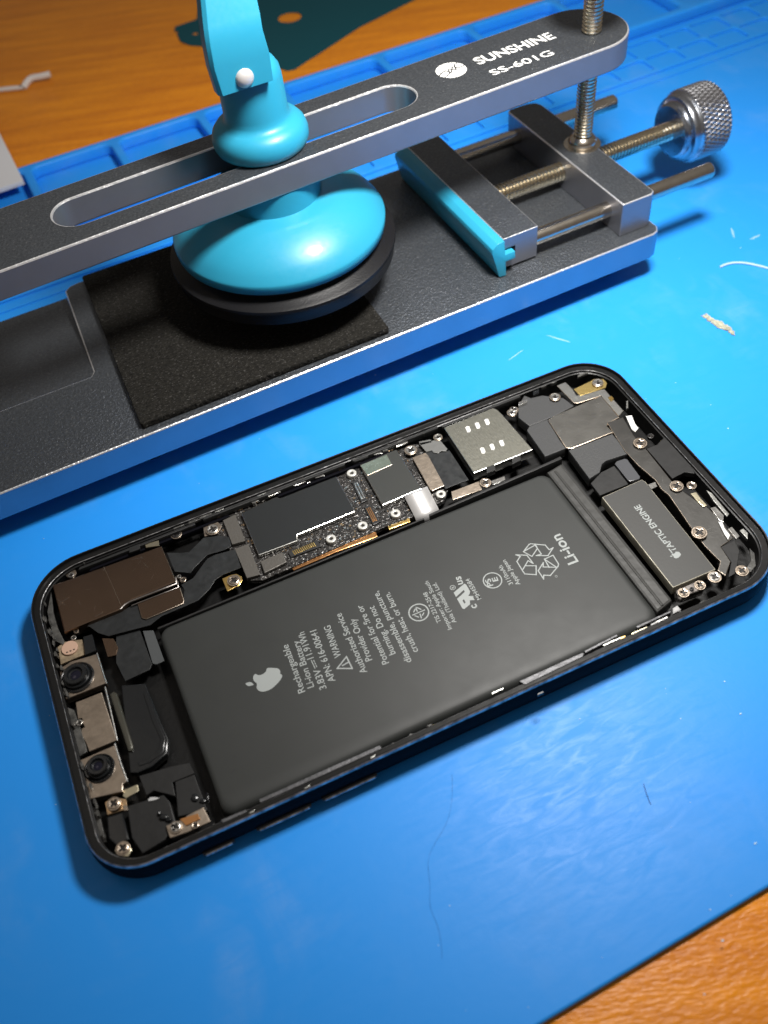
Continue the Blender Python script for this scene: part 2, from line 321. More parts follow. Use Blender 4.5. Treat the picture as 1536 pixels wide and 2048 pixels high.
# measured outlines of the phone parts, in millimetres on the phone
PARTS=[
('camera_shield', None, 'mirror_brown', 6.9, 3.0, 0.25, [(5.82, 70.46), (31.2, 69.64), (31.33, 64.6), (31.5, 58.29), (21.14, 58.22), (18.28, 56.83), (5.64, 56.81)]),
('shield_tab', 'camera_shield', 'mirror_brown', 6.3, 0.5, 0.1, [(21.96, 57.47), (31.69, 56.89), (31.53, 53.1), (31.11, 52.36), (22.63, 52.21), (21.81, 53.0)]),
('flex_cable', None, 'flex_black', 5.9, 0.3, 0.05, [(9.99, 57.13), (17.57, 56.99), (21.88, 57.62), (21.69, 54.1), (22.38, 52.25), (30.91, 52.57), (32.39, 56.05), (32.14, 57.75), (35.02, 58.23), (39.55, 61.93), (41.49, 62.15), (43.76, 61.81), (46.04, 61.41), (45.65, 55.95), (41.4, 56.01), (39.33, 55.42), (37.6, 53.74), (34.33, 51.95), (25.92, 51.74), (22.97, 50.65), (14.04, 52.11), (12.17, 53.98), (10.95, 56.26)]),
('flex_cable', None, 'flex_black', 6.1, 0.3, 0.05, [(31.69, 67.75), (34.39, 66.33), (36.34, 65.52), (39.38, 67.27), (40.53, 67.94), (44.19, 66.74), (45.93, 65.33), (45.53, 62.63), (43.73, 62.3), (39.88, 62.83), (36.13, 60.7), (34.91, 59.73), (31.83, 61.74)]),
('bracket', None, 'steel_tan', 5.8, 0.5, 0.05, [(8.88, 73.35), (11.3, 73.31), (11.37, 72.25), (10.38, 71.15), (9.09, 72.22)]),
('antenna_clip', None, 'brass_pale', 6.2, 0.5, 0.05, [(27.72, 72.48), (30.9, 72.08), (30.63, 70.53), (27.75, 71.41)]),
('flash_board', None, 'tan_pcb', 5.3, 0.5, 0.05, [(3.25, 54.94), (4.82, 55.59), (8.59, 54.39), (8.57, 50.43), (3.73, 50.41), (3.01, 50.35)]),
('microphone', None, 'black_gloss', 6.0, 1.2, 0.1, [(8.98, 54.44), (10.94, 54.17), (10.78, 49.73), (8.36, 49.72)]),
('camera_bracket', None, 'steel_tan', 5.6, 2.0, 0.15, [(2.39, 49.14), (5.13, 49.85), (10.79, 49.1), (10.8, 43.15), (10.82, 41.26), (2.22, 41.4)]),
('sensor_bracket', None, 'steel_tan', 5.2, 1.6, 0.12, [(3.91, 39.99), (9.4, 39.86), (9.72, 27.77), (4.07, 27.87), (3.84, 30.23), (3.36, 32.11), (3.68, 33.54), (4.36, 33.59), (4.35, 35.81), (3.55, 36.01)]),
('camera_bracket', None, 'steel_tan', 5.6, 2.0, 0.15, [(1.8, 26.7), (9.08, 26.72), (9.41, 18.12), (8.58, 18.05), (8.28, 16.49), (1.63, 17.96)]),
('sensor_bar', None, 'olive_gloss', 5.2, 1.2, 0.4, [(10.76, 38.75), (11.79, 38.95), (12.29, 38.19), (12.39, 25.09), (11.92, 24.17), (11.13, 24.45)]),
('earpiece_speaker', None, 'black_gloss', 4.6, 2.0, 0.25, [(13.43, 40.0), (18.19, 38.02), (18.69, 28.37), (19.12, 23.81), (18.02, 20.89), (14.56, 19.5), (11.64, 19.45), (10.29, 20.19)]),
('earpiece_ridge', 'earpiece_speaker', 'black_gloss', 4.75, 0.3, 0.12, [(17.94, 36.24), (18.2, 28.93), (18.6, 23.99), (17.48, 21.46), (14.53, 20.45), (12.26, 20.63), (12.19, 21.61), (14.47, 21.43), (16.78, 22.57), (17.66, 24.26), (17.2, 29.03), (17.17, 36.0)]),
('flex_cable', None, 'flex_black', 5.0, 0.5, 0.05, [(15.7, 52.97), (20.55, 51.34), (20.7, 41.63), (19.94, 40.62), (14.54, 40.27), (13.85, 45.46)]),
('adhesive_strip', None, 'gray_tape', 4.9, 0.4, 0.05, [(21.08, 50.66), (23.18, 49.76), (23.29, 41.26), (21.55, 41.19), (20.86, 41.79)]),
('bracket', None, 'mirror_brown', 5.3, 0.6, 0.08, [(12.55, 52.73), (14.85, 51.48), (15.21, 48.84), (14.36, 47.13), (12.59, 47.49)]),
('contact_tab', None, 'brass', 5.2, 0.6, 0.08, [(4.44, 16.16), (6.14, 16.54), (8.38, 14.94), (8.13, 12.94), (4.28, 13.49)]),
('contact_tab', None, 'brass_pale', 5.0, 0.5, 0.06, [(7.88, 16.0), (8.46, 17.04), (11.05, 16.97), (10.94, 15.58), (8.32, 15.21)]),
('speaker_cover', None, 'matte_black', 5.0, 2.4, 0.2, [(8.09, 13.65), (12.13, 13.09), (15.1, 12.71), (15.84, 10.74), (15.77, 6.58), (13.02, 4.18), (8.5, 3.44), (7.4, 7.24)]),
('flex_cable', None, 'matte_black', 4.9, 2.0, 0.12, [(11.76, 18.58), (18.12, 17.67), (21.51, 16.74), (21.74, 14.21), (17.34, 14.36), (17.13, 11.4), (15.7, 12.64), (13.59, 14.39), (12.04, 14.08)]),
('speaker_cover', None, 'matte_black', 5.2, 2.4, 0.12, [(17.9, 14.12), (21.72, 13.89), (21.84, 7.36), (21.88, 5.94), (16.48, 7.19)]),
('antenna_bracket', None, 'steel_tan', 5.6, 0.5, 0.1, [(13.96, 6.35), (17.23, 6.13), (18.29, 6.48), (21.39, 6.63), (21.82, 3.38), (17.36, 3.34), (14.0, 3.73)]),
('antenna_flex', None, 'copper', 5.85, 0.25, 0.05, [(16.7, 6.28), (20.08, 5.84), (20.18, 4.59), (17.46, 4.54)]),
('adhesive_strip', None, 'gray_rough', 5.6, 0.8, 0.1, [(1.74, 17.02), (3.02, 14.98), (2.9, 8.51), (2.1, 8.4), (1.44, 9.56)]),
('adhesive_strip', None, 'gray_rough', 5.6, 0.8, 0.1, [(4.98, 70.11), (4.25, 64.26), (4.33, 59.68), (4.95, 55.68), (4.48, 54.83), (3.13, 56.61), (2.9, 61.17), (3.05, 64.88)]),
('side_bar', None, 'black_gloss', 5.4, 1.0, 0.3, [(4.09, 13.08), (7.15, 12.63), (6.98, 6.95), (4.47, 6.89), (3.44, 8.83)]),
('adhesive_strip', None, 'gray_rough', 5.4, 0.8, 0.1, [(2.03, 39.7), (3.26, 38.27), (3.5, 34.71), (3.76, 29.85), (3.67, 27.97), (1.95, 27.68), (1.81, 31.6)]),
('logic_board', None, 'pcb', 4.7, 1.2, 0.05, [(41.49, 72.52), (46.22, 72.5), (53.2, 73.56), (76.37, 72.86), (80.57, 72.73), (89.78, 73.2), (93.87, 72.63), (96.82, 72.13), (101.7, 67.1), (98.62, 57.02), (94.7, 53.01), (86.6, 51.87), (78.83, 52.25), (65.94, 51.95), (49.01, 51.23), (45.76, 52.92), (45.88, 57.38), (44.66, 62.2), (40.66, 65.24)]),
('chip_shield', 'logic_board', 'shield_dark', 5.9, 1.0, 0.18, [(50.74, 71.0), (59.83, 71.7), (60.45, 70.86), (74.94, 70.85), (74.75, 58.71), (60.27, 58.62), (59.67, 57.04), (50.33, 57.29)]),
('chip_shield', 'logic_board', 'shield_gray', 5.9, 1.0, 0.18, [(81.4, 71.61), (91.28, 71.95), (91.25, 57.66), (81.07, 57.42)]),
('shield_cover', 'logic_board', 'shield_glare', 6.05, 0.35, 0.08, [(81.33, 71.23), (88.5, 71.39), (88.28, 67.73), (81.58, 67.38)]),
('memory_module', 'logic_board', 'module_gray', 5.7, 0.9, 0.12, [(46.18, 71.12), (49.37, 71.41), (49.01, 62.84), (45.94, 63.27)]),
('memory_module', 'logic_board', 'module_gray', 5.7, 0.9, 0.12, [(46.0, 61.83), (49.34, 61.72), (48.88, 52.29), (45.91, 52.73)]),
('memory_module', 'logic_board', 'module_gray', 5.7, 0.9, 0.12, [(50.15, 55.7), (55.46, 55.92), (55.36, 52.75), (49.9, 52.21)]),
('connector', 'logic_board', 'conn_dark', 5.2, 0.5, 0.05, [(56.67, 55.56), (63.89, 55.66), (64.06, 53.54), (56.83, 53.9)]),
('connector', 'logic_board', 'conn_dark', 5.2, 0.5, 0.05, [(77.69, 68.06), (79.35, 68.1), (78.76, 61.11), (77.22, 61.02)]),
('connector', 'logic_board', 'conn_dark', 5.2, 0.5, 0.05, [(77.24, 59.51), (78.84, 59.56), (78.75, 53.78), (76.99, 53.65)]),
('copper_tape', None, 'copper', 4.4, 2.4, 0.1, [(55.58, 53.01), (64.42, 52.76), (67.19, 52.47), (76.92, 52.18), (76.64, 50.7), (66.99, 51.09), (56.16, 50.79)]),
('gold_contact', None, 'gold', 4.6, 1.5, 0.08, [(79.93, 52.24), (85.45, 52.13), (85.09, 50.96), (79.84, 51.23)]),
('adhesive_strip', None, 'white_tape', 4.4, 1.0, 0.05, [(79.08, 50.56), (83.85, 50.34), (83.16, 49.64), (79.19, 49.83)]),
('screw_tab', None, 'gold', 5.3, 0.4, 0.08, [(40.87, 55.53), (42.97, 55.6), (44.25, 55.25), (45.03, 53.95), (44.83, 52.85), (43.86, 52.02), (40.83, 51.7)]),
('screw_tab', None, 'steel_tan', 5.3, 0.4, 0.08, [(41.48, 72.0), (44.8, 72.21), (45.5, 69.87), (43.91, 68.28), (40.88, 68.91)]),
('spring_clip', None, 'steel_light', 6.3, 0.4, 0.06, [(57.98, 73.59), (61.34, 73.6), (61.26, 72.35), (58.07, 72.27)]),
('spring_clip', None, 'steel_light', 6.3, 0.4, 0.06, [(64.64, 73.9), (67.8, 73.77), (67.66, 72.43), (64.67, 72.48)]),
('spring_clip', None, 'steel_light', 6.3, 0.4, 0.06, [(91.86, 73.82), (94.94, 73.81), (94.57, 72.33), (91.52, 72.23)]),
('spring_clip', None, 'steel_light', 6.2, 0.3, 0.05, [(69.28, 73.71), (73.0, 73.98), (72.41, 72.97), (72.46, 72.15), (70.29, 72.43)]),
('spring_clip', None, 'steel_light', 6.2, 0.3, 0.05, [(85.23, 73.67), (88.24, 73.84), (87.59, 72.82), (87.67, 72.12), (85.69, 72.49)]),
('spring_clip', None, 'steel_light', 6.2, 0.3, 0.05, [(53.58, 73.23), (56.05, 73.44), (55.29, 72.83), (55.83, 72.28), (54.14, 72.17)]),
('contact_tab', None, 'brass', 5.6, 0.7, 0.1, [(62.37, 73.93), (63.88, 73.9), (63.58, 72.65), (62.08, 72.68)]),
('contact_tab', None, 'steel_light', 5.6, 0.7, 0.1, [(68.06, 73.24), (69.09, 73.27), (68.85, 72.35), (67.82, 72.33)]),
('contact_tab', None, 'steel_light', 5.6, 0.7, 0.1, [(70.72, 73.26), (71.79, 73.35), (71.49, 72.32), (70.43, 72.23)]),
('contact_tab', None, 'brass', 5.6, 0.7, 0.1, [(89.93, 73.88), (91.15, 74.06), (90.7, 72.8), (89.5, 72.63)]),
('contact_tab', None, 'steel_light', 5.6, 0.7, 0.1, [(86.36, 73.26), (87.43, 73.29), (87.13, 72.36), (86.07, 72.34)]),
('contact_tab', None, 'steel_light', 5.6, 0.7, 0.1, [(54.23, 73.12), (55.21, 73.06), (55.06, 72.31), (54.08, 72.38)]),
('contact_tab', None, 'steel_light', 5.6, 0.7, 0.1, [(56.65, 73.36), (57.35, 73.44), (57.16, 72.71), (56.47, 72.63)]),
('contact_tab', None, 'brass', 5.6, 0.7, 0.1, [(50.52, 73.62), (51.7, 73.55), (51.52, 72.64), (50.35, 72.71)]),
('contact_tab', None, 'brass', 5.6, 0.7, 0.1, [(66.34, 73.71), (67.87, 73.26), (67.82, 72.63), (66.29, 73.08)]),
('contact_tab', None, 'steel_light', 5.6, 0.7, 0.1, [(60.57, 73.38), (61.53, 73.23), (61.42, 72.63), (60.47, 72.78)]),
('coax_guide', None, 'steel_tan', 5.7, 0.4, 0.08, [(93.59, 67.75), (97.11, 67.73), (97.32, 66.53), (96.5, 56.16), (93.2, 56.05), (92.98, 56.78)]),
('flex_cable', None, 'flex_gray', 5.9, 0.3, 0.05, [(96.99, 71.17), (101.92, 69.86), (102.24, 66.1), (101.6, 65.62), (100.52, 66.21), (99.58, 65.91), (98.75, 66.63), (98.76, 67.45), (97.3, 67.69)]),
('flex_cable', None, 'flex_black', 5.6, 0.3, 0.05, [(97.1, 68.12), (98.87, 67.7), (99.69, 66.16), (102.6, 65.66), (102.34, 55.17), (96.24, 55.27)]),
('bracket', None, 'steel_tan', 5.4, 0.4, 0.08, [(97.12, 53.98), (104.32, 53.79), (103.71, 51.15), (96.3, 51.6)]),
('bracket', None, 'steel_light', 5.2, 0.3, 0.06, [(106.81, 52.64), (110.43, 52.5), (110.04, 51.42), (106.88, 51.32)]),
('bracket', None, 'flex_gray', 5.9, 0.3, 0.06, [(97.2, 71.61), (100.04, 70.89), (99.92, 69.84), (96.99, 70.33)]),
('card_reader', None, 'reader_gray', 6.7, 2.6, 0.18, [(104.31, 72.19), (118.01, 72.41), (118.72, 71.43), (118.97, 69.26), (119.72, 55.46), (103.88, 55.49)]),
('slot', 'card_reader', 'chrome_white', 6.74, 0.1, 0.02, [(108.92, 69.72), (109.45, 69.88), (109.95, 69.61), (109.69, 68.17), (109.23, 67.75), (108.62, 67.97)]),  # white plates paint the highlight inside the reader's recesses
('slot', 'card_reader', 'chrome_white', 6.74, 0.1, 0.02, [(111.53, 69.7), (112.06, 69.87), (112.56, 69.59), (112.29, 68.15), (111.82, 67.73), (111.22, 67.95)]),
('slot', 'card_reader', 'chrome_white', 6.74, 0.1, 0.02, [(114.15, 69.69), (114.69, 69.85), (115.19, 69.57), (114.9, 68.13), (114.43, 67.71), (113.83, 67.93)]),
('slot', 'card_reader', 'chrome_white', 6.74, 0.1, 0.02, [(108.77, 61.76), (109.28, 61.92), (109.77, 61.65), (109.52, 60.27), (109.07, 59.87), (108.47, 60.09)]),
('slot', 'card_reader', 'chrome_white', 6.74, 0.1, 0.02, [(111.32, 61.73), (111.84, 61.88), (112.33, 61.62), (112.06, 60.24), (111.61, 59.83), (111.02, 60.05)]),
('slot', 'card_reader', 'chrome_white', 6.74, 0.1, 0.02, [(113.89, 61.7), (114.41, 61.85), (114.9, 61.58), (114.62, 60.2), (114.17, 59.8), (113.57, 60.01)]),
('side_gap', 'card_reader', 'conn_dark', 6.72, 1.6, 0.03, [(107.31, 55.75), (109.4, 55.66), (108.9, 54.15), (106.61, 54.15)]),  # dark blocks stand in for shaded gaps along the reader's side
('side_gap', 'card_reader', 'conn_dark', 6.72, 1.6, 0.03, [(113.92, 55.33), (116.15, 55.45), (115.62, 53.93), (113.19, 53.72)]),
('speaker_module', None, 'text_black', 5.7, 3, 0.15, [(127.48, 73.36), (128.43, 71.76), (131.44, 71.16), (135.47, 67.85), (136.28, 64.25), (131.83, 63.61), (128.43, 63.44), (123.34, 63.46), (122.4, 67.28), (124.03, 70.52)]),
('speaker_module', None, 'text_black', 5.6, 3, 0.15, [(122.08, 62.51), (123.39, 63.54), (128.43, 63.45), (127.39, 56.13), (127.32, 53.01), (121.63, 53.01)]),
('speaker_plate', None, 'plate_finger', 6.0, 0.5, 0.15, [(128.04, 62.81), (129.43, 63.31), (143.86, 63.88), (143.56, 55.26), (140.43, 54.97), (139.44, 54.27), (139.68, 51.81), (128.07, 51.94), (127.17, 52.82)]),
('speaker_module', None, 'text_black', 5.9, 3, 0.15, [(127.33, 51.88), (139.17, 51.56), (139.18, 44.33), (133.15, 44.93), (131.75, 44.39), (130.05, 42.54), (126.9, 41.96)]),
('antenna_bracket', None, 'steel_gray', 6.2, 0.35, 0.06, [(136.04, 72.02), (138.53, 72.09), (138.77, 69.04), (138.4, 66.58), (139.96, 66.08), (144.17, 65.6), (145.62, 65.21), (145.51, 56.6), (143.54, 55.55), (143.68, 63.64), (137.29, 64.15), (136.57, 64.81)]),
('gold_flex', None, 'gold_dark', 6.4, 0.3, 0.06, [(138.93, 68.71), (144.11, 69.16), (145.04, 69.45), (147.29, 68.19), (147.23, 66.6), (146.07, 65.37), (139.11, 65.95)]),
('bottom_plate', None, 'plate_scratch', 6.2, 0.5, 0.08, [(139.94, 55.1), (144.19, 54.69), (143.05, 48.46), (143.15, 43.6), (142.61, 32.41), (143.16, 28.22), (143.9, 25.33), (145.02, 22.11), (145.38, 17.58), (144.68, 12.79), (140.97, 12.14), (140.4, 7.94), (137.29, 5.47), (136.71, 7.23), (138.57, 8.9), (138.17, 13.93), (138.62, 19.58), (139.73, 29.22), (139.28, 31.48), (139.64, 34.36), (138.74, 40.07), (138.56, 45.19)]),
('cover_plate', None, 'matte_black', 6.3, 1.5, 0.1, [(143.29, 43.42), (146.14, 43.33), (149.61, 44.75), (149.35, 35.46), (148.47, 31.74), (146.67, 33.22), (143.17, 32.87)]),
('contact_clip', None, 'chrome_white', 6.7, 0.3, 0.06, [(144.76, 54.42), (146.1, 53.93), (145.2, 51.07), (145.18, 49.6), (143.77, 48.9), (143.57, 50.09)]),
('contact_clip', None, 'chrome_white', 6.7, 0.3, 0.06, [(144.33, 17.64), (145.12, 17.3), (144.45, 15.6), (144.35, 13.5), (143.24, 12.66), (143.41, 14.12)]),
('contact_clip', None, 'steel_light', 6.8, 0.5, 0.08, [(144.94, 15.06), (146.0, 15.08), (145.87, 12.23), (144.77, 11.92)]),
('contact_clip', None, 'brass_pale', 6.6, 0.3, 0.05, [(143.93, 27.13), (145.23, 26.85), (145.01, 24.67), (145.06, 22.58), (144.13, 22.67), (143.93, 25.25)]),
('contact_clip', None, 'steel_light', 6.6, 0.4, 0.05, [(145.3, 21.64), (146.47, 21.42), (146.51, 18.56), (145.33, 17.2), (144.84, 17.86)]),
('gold_pin', None, 'gold', 6.6, 0.5, 0.1, [(144.7, 62.07), (145.64, 62.08), (145.62, 60.88), (144.57, 60.69)]),
('flex_cover', None, 'gray_gloss', 5.8, 0.8, 0.12, [(134.54, 43.21), (135.38, 43.68), (137.41, 43.52), (137.82, 43.06), (137.41, 37.08), (136.95, 36.65), (134.7, 36.96), (134.4, 37.57)]),
('flex_cable', None, 'matte_black', 5.5, 1, 0.1, [(126.64, 40.92), (130.54, 42.68), (134.25, 42.97), (134.05, 36.7), (126.51, 36.84)]),
('taptic_engine', None, 'engine_gray', 6.3, 2.6, 0.15, [(126.23, 35.63), (136.91, 35.88), (137.33, 35.0), (136.4, 7.63), (125.9, 7.84)]),
('contact_clip', None, 'steel_light', 6.6, 0.6, 0.1, [(137.18, 33.84), (139.08, 33.68), (138.67, 32.27), (136.95, 32.26)]),
('connector_block', None, 'chrome_dark', 6.9, 2.4, 0.25, [(125.67, 6.78), (131.45, 6.83), (132.18, 5.9), (131.98, 5.11), (130.74, 4.33), (125.81, 4.77), (125.31, 5.38)]),
('glue_blob', None, 'white_tape', 5.2, 1.5, 0.4, [(123.46, 4.27), (124.82, 4.45), (124.89, 3.02), (122.69, 2.94)]),
('flex_cable', None, 'matte_black', 5.9, 0.4, 0.08, [(141.15, 12.22), (144.74, 12.25), (144.02, 9.57), (139.7, 5.13), (137.65, 4.93), (140.69, 7.93)]),
('rim_clip', None, 'steel_gray', 6.6, 1.0, 0.15, [(148.03, 13.79), (148.11, 12.19), (146.94, 10.87), (146.9, 13.61)]),
('rim_clip', None, 'steel_gray', 6.4, 0.6, 0.12, [(147.74, 26.53), (148.28, 25.19), (147.92, 18.4), (147.02, 18.07), (147.21, 23.27)]),
('rim_clip', None, 'gray_rough', 6.3, 0.6, 0.12, [(146.02, 8.94), (146.11, 7.38), (144.29, 4.61), (142.38, 3.78), (141.44, 4.63), (144.19, 6.14)]),
('brace', None, 'brace_gray', 7.2, 2.4, 0.1, [(86.35, 2.61), (100.54, 2.58), (101.01, 2.24), (100.24, 1.73), (86.97, 1.38)]),
('brace', None, 'brace_gray', 7.1, 2, 0.05, [(113.59, 2.96), (121.77, 2.97), (121.73, 2.57), (113.5, 2.48)]),
('brace', None, 'brace_gray', 7.1, 2, 0.05, [(101.33, 2.75), (109.09, 3.13), (109.03, 2.7), (101.26, 2.28)]),
('brace', None, 'brace_gray', 7.2, 2.4, 0.1, [(31.46, 2.65), (44.25, 2.63), (56.09, 2.49), (56.15, 1.71), (43.89, 1.73), (31.53, 1.92)]),
('brace', None, 'brace_gray', 7.1, 2, 0.05, [(23.73, 2.11), (28.62, 1.94), (28.66, 1.41), (23.99, 1.44)]),
('button_dome', None, 'white_rubber', 6.9, 1.0, 0.3, [(32.29, 1.4), (34.78, 1.31), (34.74, 0.85), (32.21, 0.82)]),
('button_dome', None, 'white_rubber', 6.9, 1.0, 0.3, [(36.22, 1.2), (37.67, 1.15), (37.63, 0.68), (36.13, 0.61)]),
('button_dome', None, 'white_rubber', 6.9, 1.0, 0.3, [(45.54, 1.31), (48.1, 1.22), (48.04, 0.75), (45.43, 0.71)]),
('button_dome', None, 'white_rubber', 6.9, 1.0, 0.3, [(49.21, 1.3), (50.6, 1.25), (50.53, 0.78), (49.09, 0.71)]),
('button_clip', None, 'steel_gray', 7.1, 1.0, 0.1, [(39.81, 1.05), (41.19, 1.22), (40.87, 0.74), (40.0, 0.68)]),
('button_clip', None, 'steel_gray', 7.1, 1.0, 0.1, [(53.38, 1.07), (54.7, 1.3), (54.35, 0.81), (53.52, 0.71)]),
('button_clip', None, 'steel_gray', 7.1, 1.0, 0.1, [(28.83, 1.15), (30.17, 1.32), (29.88, 0.85), (29.02, 0.78)]),
('contact_strip', None, 'steel_gray', 6.9, 0.8, 0.04, [(61.6, 1.67), (65.74, 1.61), (65.59, 1.31), (61.45, 1.34)]),
('contact_strip', None, 'gold', 6.9, 0.8, 0.04, [(66.84, 1.89), (67.84, 1.88), (67.69, 1.58), (66.67, 1.56)]),
('contact_strip', None, 'gray_rough', 6.9, 0.8, 0.04, [(69.19, 1.81), (72.97, 1.75), (72.82, 1.46), (69.03, 1.48)]),
('contact_strip', None, 'steel_light', 6.9, 0.8, 0.04, [(74.67, 1.76), (76.79, 1.73), (76.64, 1.43), (74.5, 1.42)]),
('contact_strip', None, 'steel_gray', 6.9, 0.8, 0.04, [(105.44, 2.41), (109.53, 2.35), (109.32, 2.04), (105.23, 2.06)]),
('contact_strip', None, 'gold', 6.9, 0.8, 0.04, [(109.33, 2.26), (110.51, 2.24), (110.31, 1.93), (109.1, 1.91)]),
('contact_strip', None, 'brass_pale', 6.9, 0.8, 0.04, [(111.89, 2.1), (115.56, 2.05), (115.35, 1.73), (111.66, 1.75)]),
('contact_strip', None, 'white_tape', 6.9, 0.8, 0.04, [(116.58, 2.19), (118.9, 2.16), (118.68, 1.84), (116.35, 1.84)]),
('contact_strip', None, 'steel_light', 6.9, 0.8, 0.04, [(60.27, 1.47), (61.5, 1.46), (61.37, 1.16), (60.12, 1.15)]),
('contact_strip', None, 'steel_gray', 7.0, 0.7, 0.04, [(80.42, 2.88), (83.0, 2.85), (82.84, 2.55), (80.24, 2.54)]),
('contact_strip', None, 'dark', 7.0, 0.7, 0.04, [(88.3, -1.28), (89.59, -1.3), (89.42, -1.6), (88.11, -1.61)]),
('contact_strip', None, 'white_tape', 7.0, 0.7, 0.04, [(72.92, 1.65), (74.6, 1.62), (74.45, 1.33), (72.75, 1.31)]),
('contact_strip', None, 'steel_light', 7.0, 0.7, 0.04, [(117.74, 2.2), (120.53, 2.17), (120.31, 1.85), (117.51, 1.85)]),
('contact_strip', None, 'steel_light', 7.0, 0.7, 0.04, [(57.42, 1.55), (59.47, 1.52), (59.35, 1.28), (57.3, 1.28)]),
('contact_strip', None, 'brass_pale', 7.0, 0.7, 0.04, [(60.24, 1.35), (61.95, 1.32), (61.84, 1.08), (60.12, 1.07)]),
('contact_strip', None, 'gray_rough', 7.0, 0.7, 0.04, [(62.88, 1.46), (64.95, 1.43), (64.83, 1.18), (62.75, 1.19)]),
('contact_strip', None, 'gray_rough', 7.0, 0.7, 0.04, [(42.73, 0.97), (44.04, 0.95), (43.95, 0.71), (42.62, 0.7)]),
('contact_strip', None, 'gray_rough', 7.0, 0.7, 0.04, [(34.52, 1.16), (35.36, 1.15), (35.27, 0.92), (34.42, 0.9)]),
('rim_clip', None, 'gray_rough', 6.6, 0.8, 0.05, [(41.13, 73.93), (44.38, 73.9), (44.19, 73.3), (40.95, 73.33)]),
('rim_clip', None, 'steel_gray', 6.6, 0.8, 0.05, [(45.3, 73.96), (47.48, 73.94), (47.32, 73.43), (45.14, 73.45)]),
('rim_clip', None, 'gray_rough', 6.6, 0.8, 0.05, [(47.87, 73.44), (49.69, 73.42), (49.49, 72.82), (47.67, 72.84)]),
('rim_clip', None, 'steel_gray', 6.6, 0.8, 0.05, [(55.84, 73.65), (58.05, 73.63), (57.93, 73.28), (55.72, 73.3)]),
('rim_clip', None, 'gray_rough', 6.6, 0.8, 0.05, [(73.97, 73.38), (75.87, 73.36), (75.69, 72.93), (73.79, 72.94)]),
('rim_clip', None, 'matte_black', 6.6, 0.8, 0.05, [(80.66, 72.85), (84.12, 72.82), (83.95, 72.43), (80.49, 72.46)]),
('rim_clip', None, 'gray_rough', 6.6, 0.8, 0.05, [(92.31, 75.45), (94.68, 75.43), (94.47, 74.98), (92.1, 75.0)]),
('rim_clip', None, 'matte_black', 6.6, 0.8, 0.05, [(100.59, 74.84), (104.19, 74.82), (103.88, 74.18), (100.28, 74.21)]),
('rim_clip', None, 'steel_gray', 6.6, 0.8, 0.05, [(104.38, 74.78), (106.8, 74.76), (106.61, 74.4), (104.2, 74.42)]),
('rim_clip', None, 'gray_rough', 6.6, 0.8, 0.05, [(111.58, 74.57), (114.02, 74.56), (113.78, 74.1), (111.34, 74.12)]),
('rim_clip', None, 'steel_gray', 6.6, 0.8, 0.05, [(115.54, 74.7), (119.23, 74.68), (118.94, 74.13), (115.25, 74.16)]),
('rim_clip', None, 'matte_black', 6.6, 0.8, 0.05, [(121.26, 74.22), (123.74, 74.2), (123.49, 73.74), (121.01, 73.76)]),
('rim_clip', None, 'steel_light', 6.6, 0.8, 0.05, [(124.56, 71.19), (127.04, 71.17), (126.48, 70.18), (124.01, 70.2)]),
('rim_clip', None, 'black_gloss', 6.6, 0.8, 0.05, [(129.62, 72.77), (131.29, 72.75), (130.66, 71.66), (129.0, 71.68)]),
('rim_clip', None, 'steel_gray', 6.6, 0.8, 0.05, [(28.45, 74.2), (30.65, 74.18), (30.57, 73.88), (28.37, 73.9)]),
('rim_clip', None, 'gray_rough', 6.6, 0.8, 0.05, [(35.08, 73.63), (37.61, 73.61), (37.51, 73.27), (34.98, 73.29)]),
('rim_clip', None, 'gray_rough', 6.6, 0.8, 0.05, [(38.77, 73.77), (41.65, 73.75), (41.46, 73.14), (38.59, 73.17)]),
('rim_clip', None, 'matte_black', 6.6, 0.8, 0.05, [(24.23, 72.95), (26.71, 72.93), (26.32, 71.45), (23.85, 71.48)]),
('rim_clip', None, 'gray_rough', 6.6, 0.8, 0.05, [(142.3, 72.42), (145.33, 72.39), (144.98, 71.82), (141.95, 71.85)]),
('rim_clip', None, 'steel_gray', 6.6, 0.8, 0.05, [(147.74, 58.79), (148.26, 58.78), (146.77, 56.51), (146.26, 56.52)]),
('rim_clip', None, 'gray_rough', 6.6, 0.8, 0.05, [(150.0, 46.88), (150.72, 46.86), (149.74, 45.44), (149.03, 45.46)]),
('glue_blob', None, 'black_gloss', 5.7, 0.9, 0.4, [(13.14, 8.46), (13.77, 8.99), (14.61, 8.58), (14.88, 7.82), (14.3, 7.48), (13.46, 7.89)]),
('glue_blob', None, 'black_gloss', 5.7, 0.9, 0.4, [(14.12, 7.4), (14.56, 7.84), (15.12, 7.56), (15.29, 7.04), (14.9, 6.78), (14.34, 7.05)]),
('glue_blob', None, 'black_gloss', 5.7, 0.9, 0.4, [(19.67, 9.4), (20.31, 10.18), (21.02, 9.84), (21.14, 8.89), (20.55, 8.29), (19.85, 8.64)]),
('glue_blob', None, 'black_gloss', 5.7, 0.9, 0.4, [(20.9, 8.09), (21.44, 8.56), (22.15, 8.22), (22.36, 7.59), (21.86, 7.3), (21.16, 7.64)]),
('glue_blob', None, 'black_gloss', 5.7, 0.9, 0.4, [(13.0, 9.33), (13.35, 9.89), (13.69, 9.72), (13.73, 9.18), (13.43, 8.81), (13.09, 8.97)]),
('glue_blob', None, 'black_gloss', 5.7, 0.9, 0.4, [(22.35, 8.08), (22.84, 9.12), (23.12, 8.98), (22.97, 7.99), (22.54, 7.14), (22.26, 7.28)]),
('foam_flake', None, 'white_tape', 5.2, 0.2, 0.05, [(12.16, 12.99), (12.71, 13.25), (13.57, 12.83), (14.32, 12.28), (13.41, 12.27), (12.21, 12.6)]),
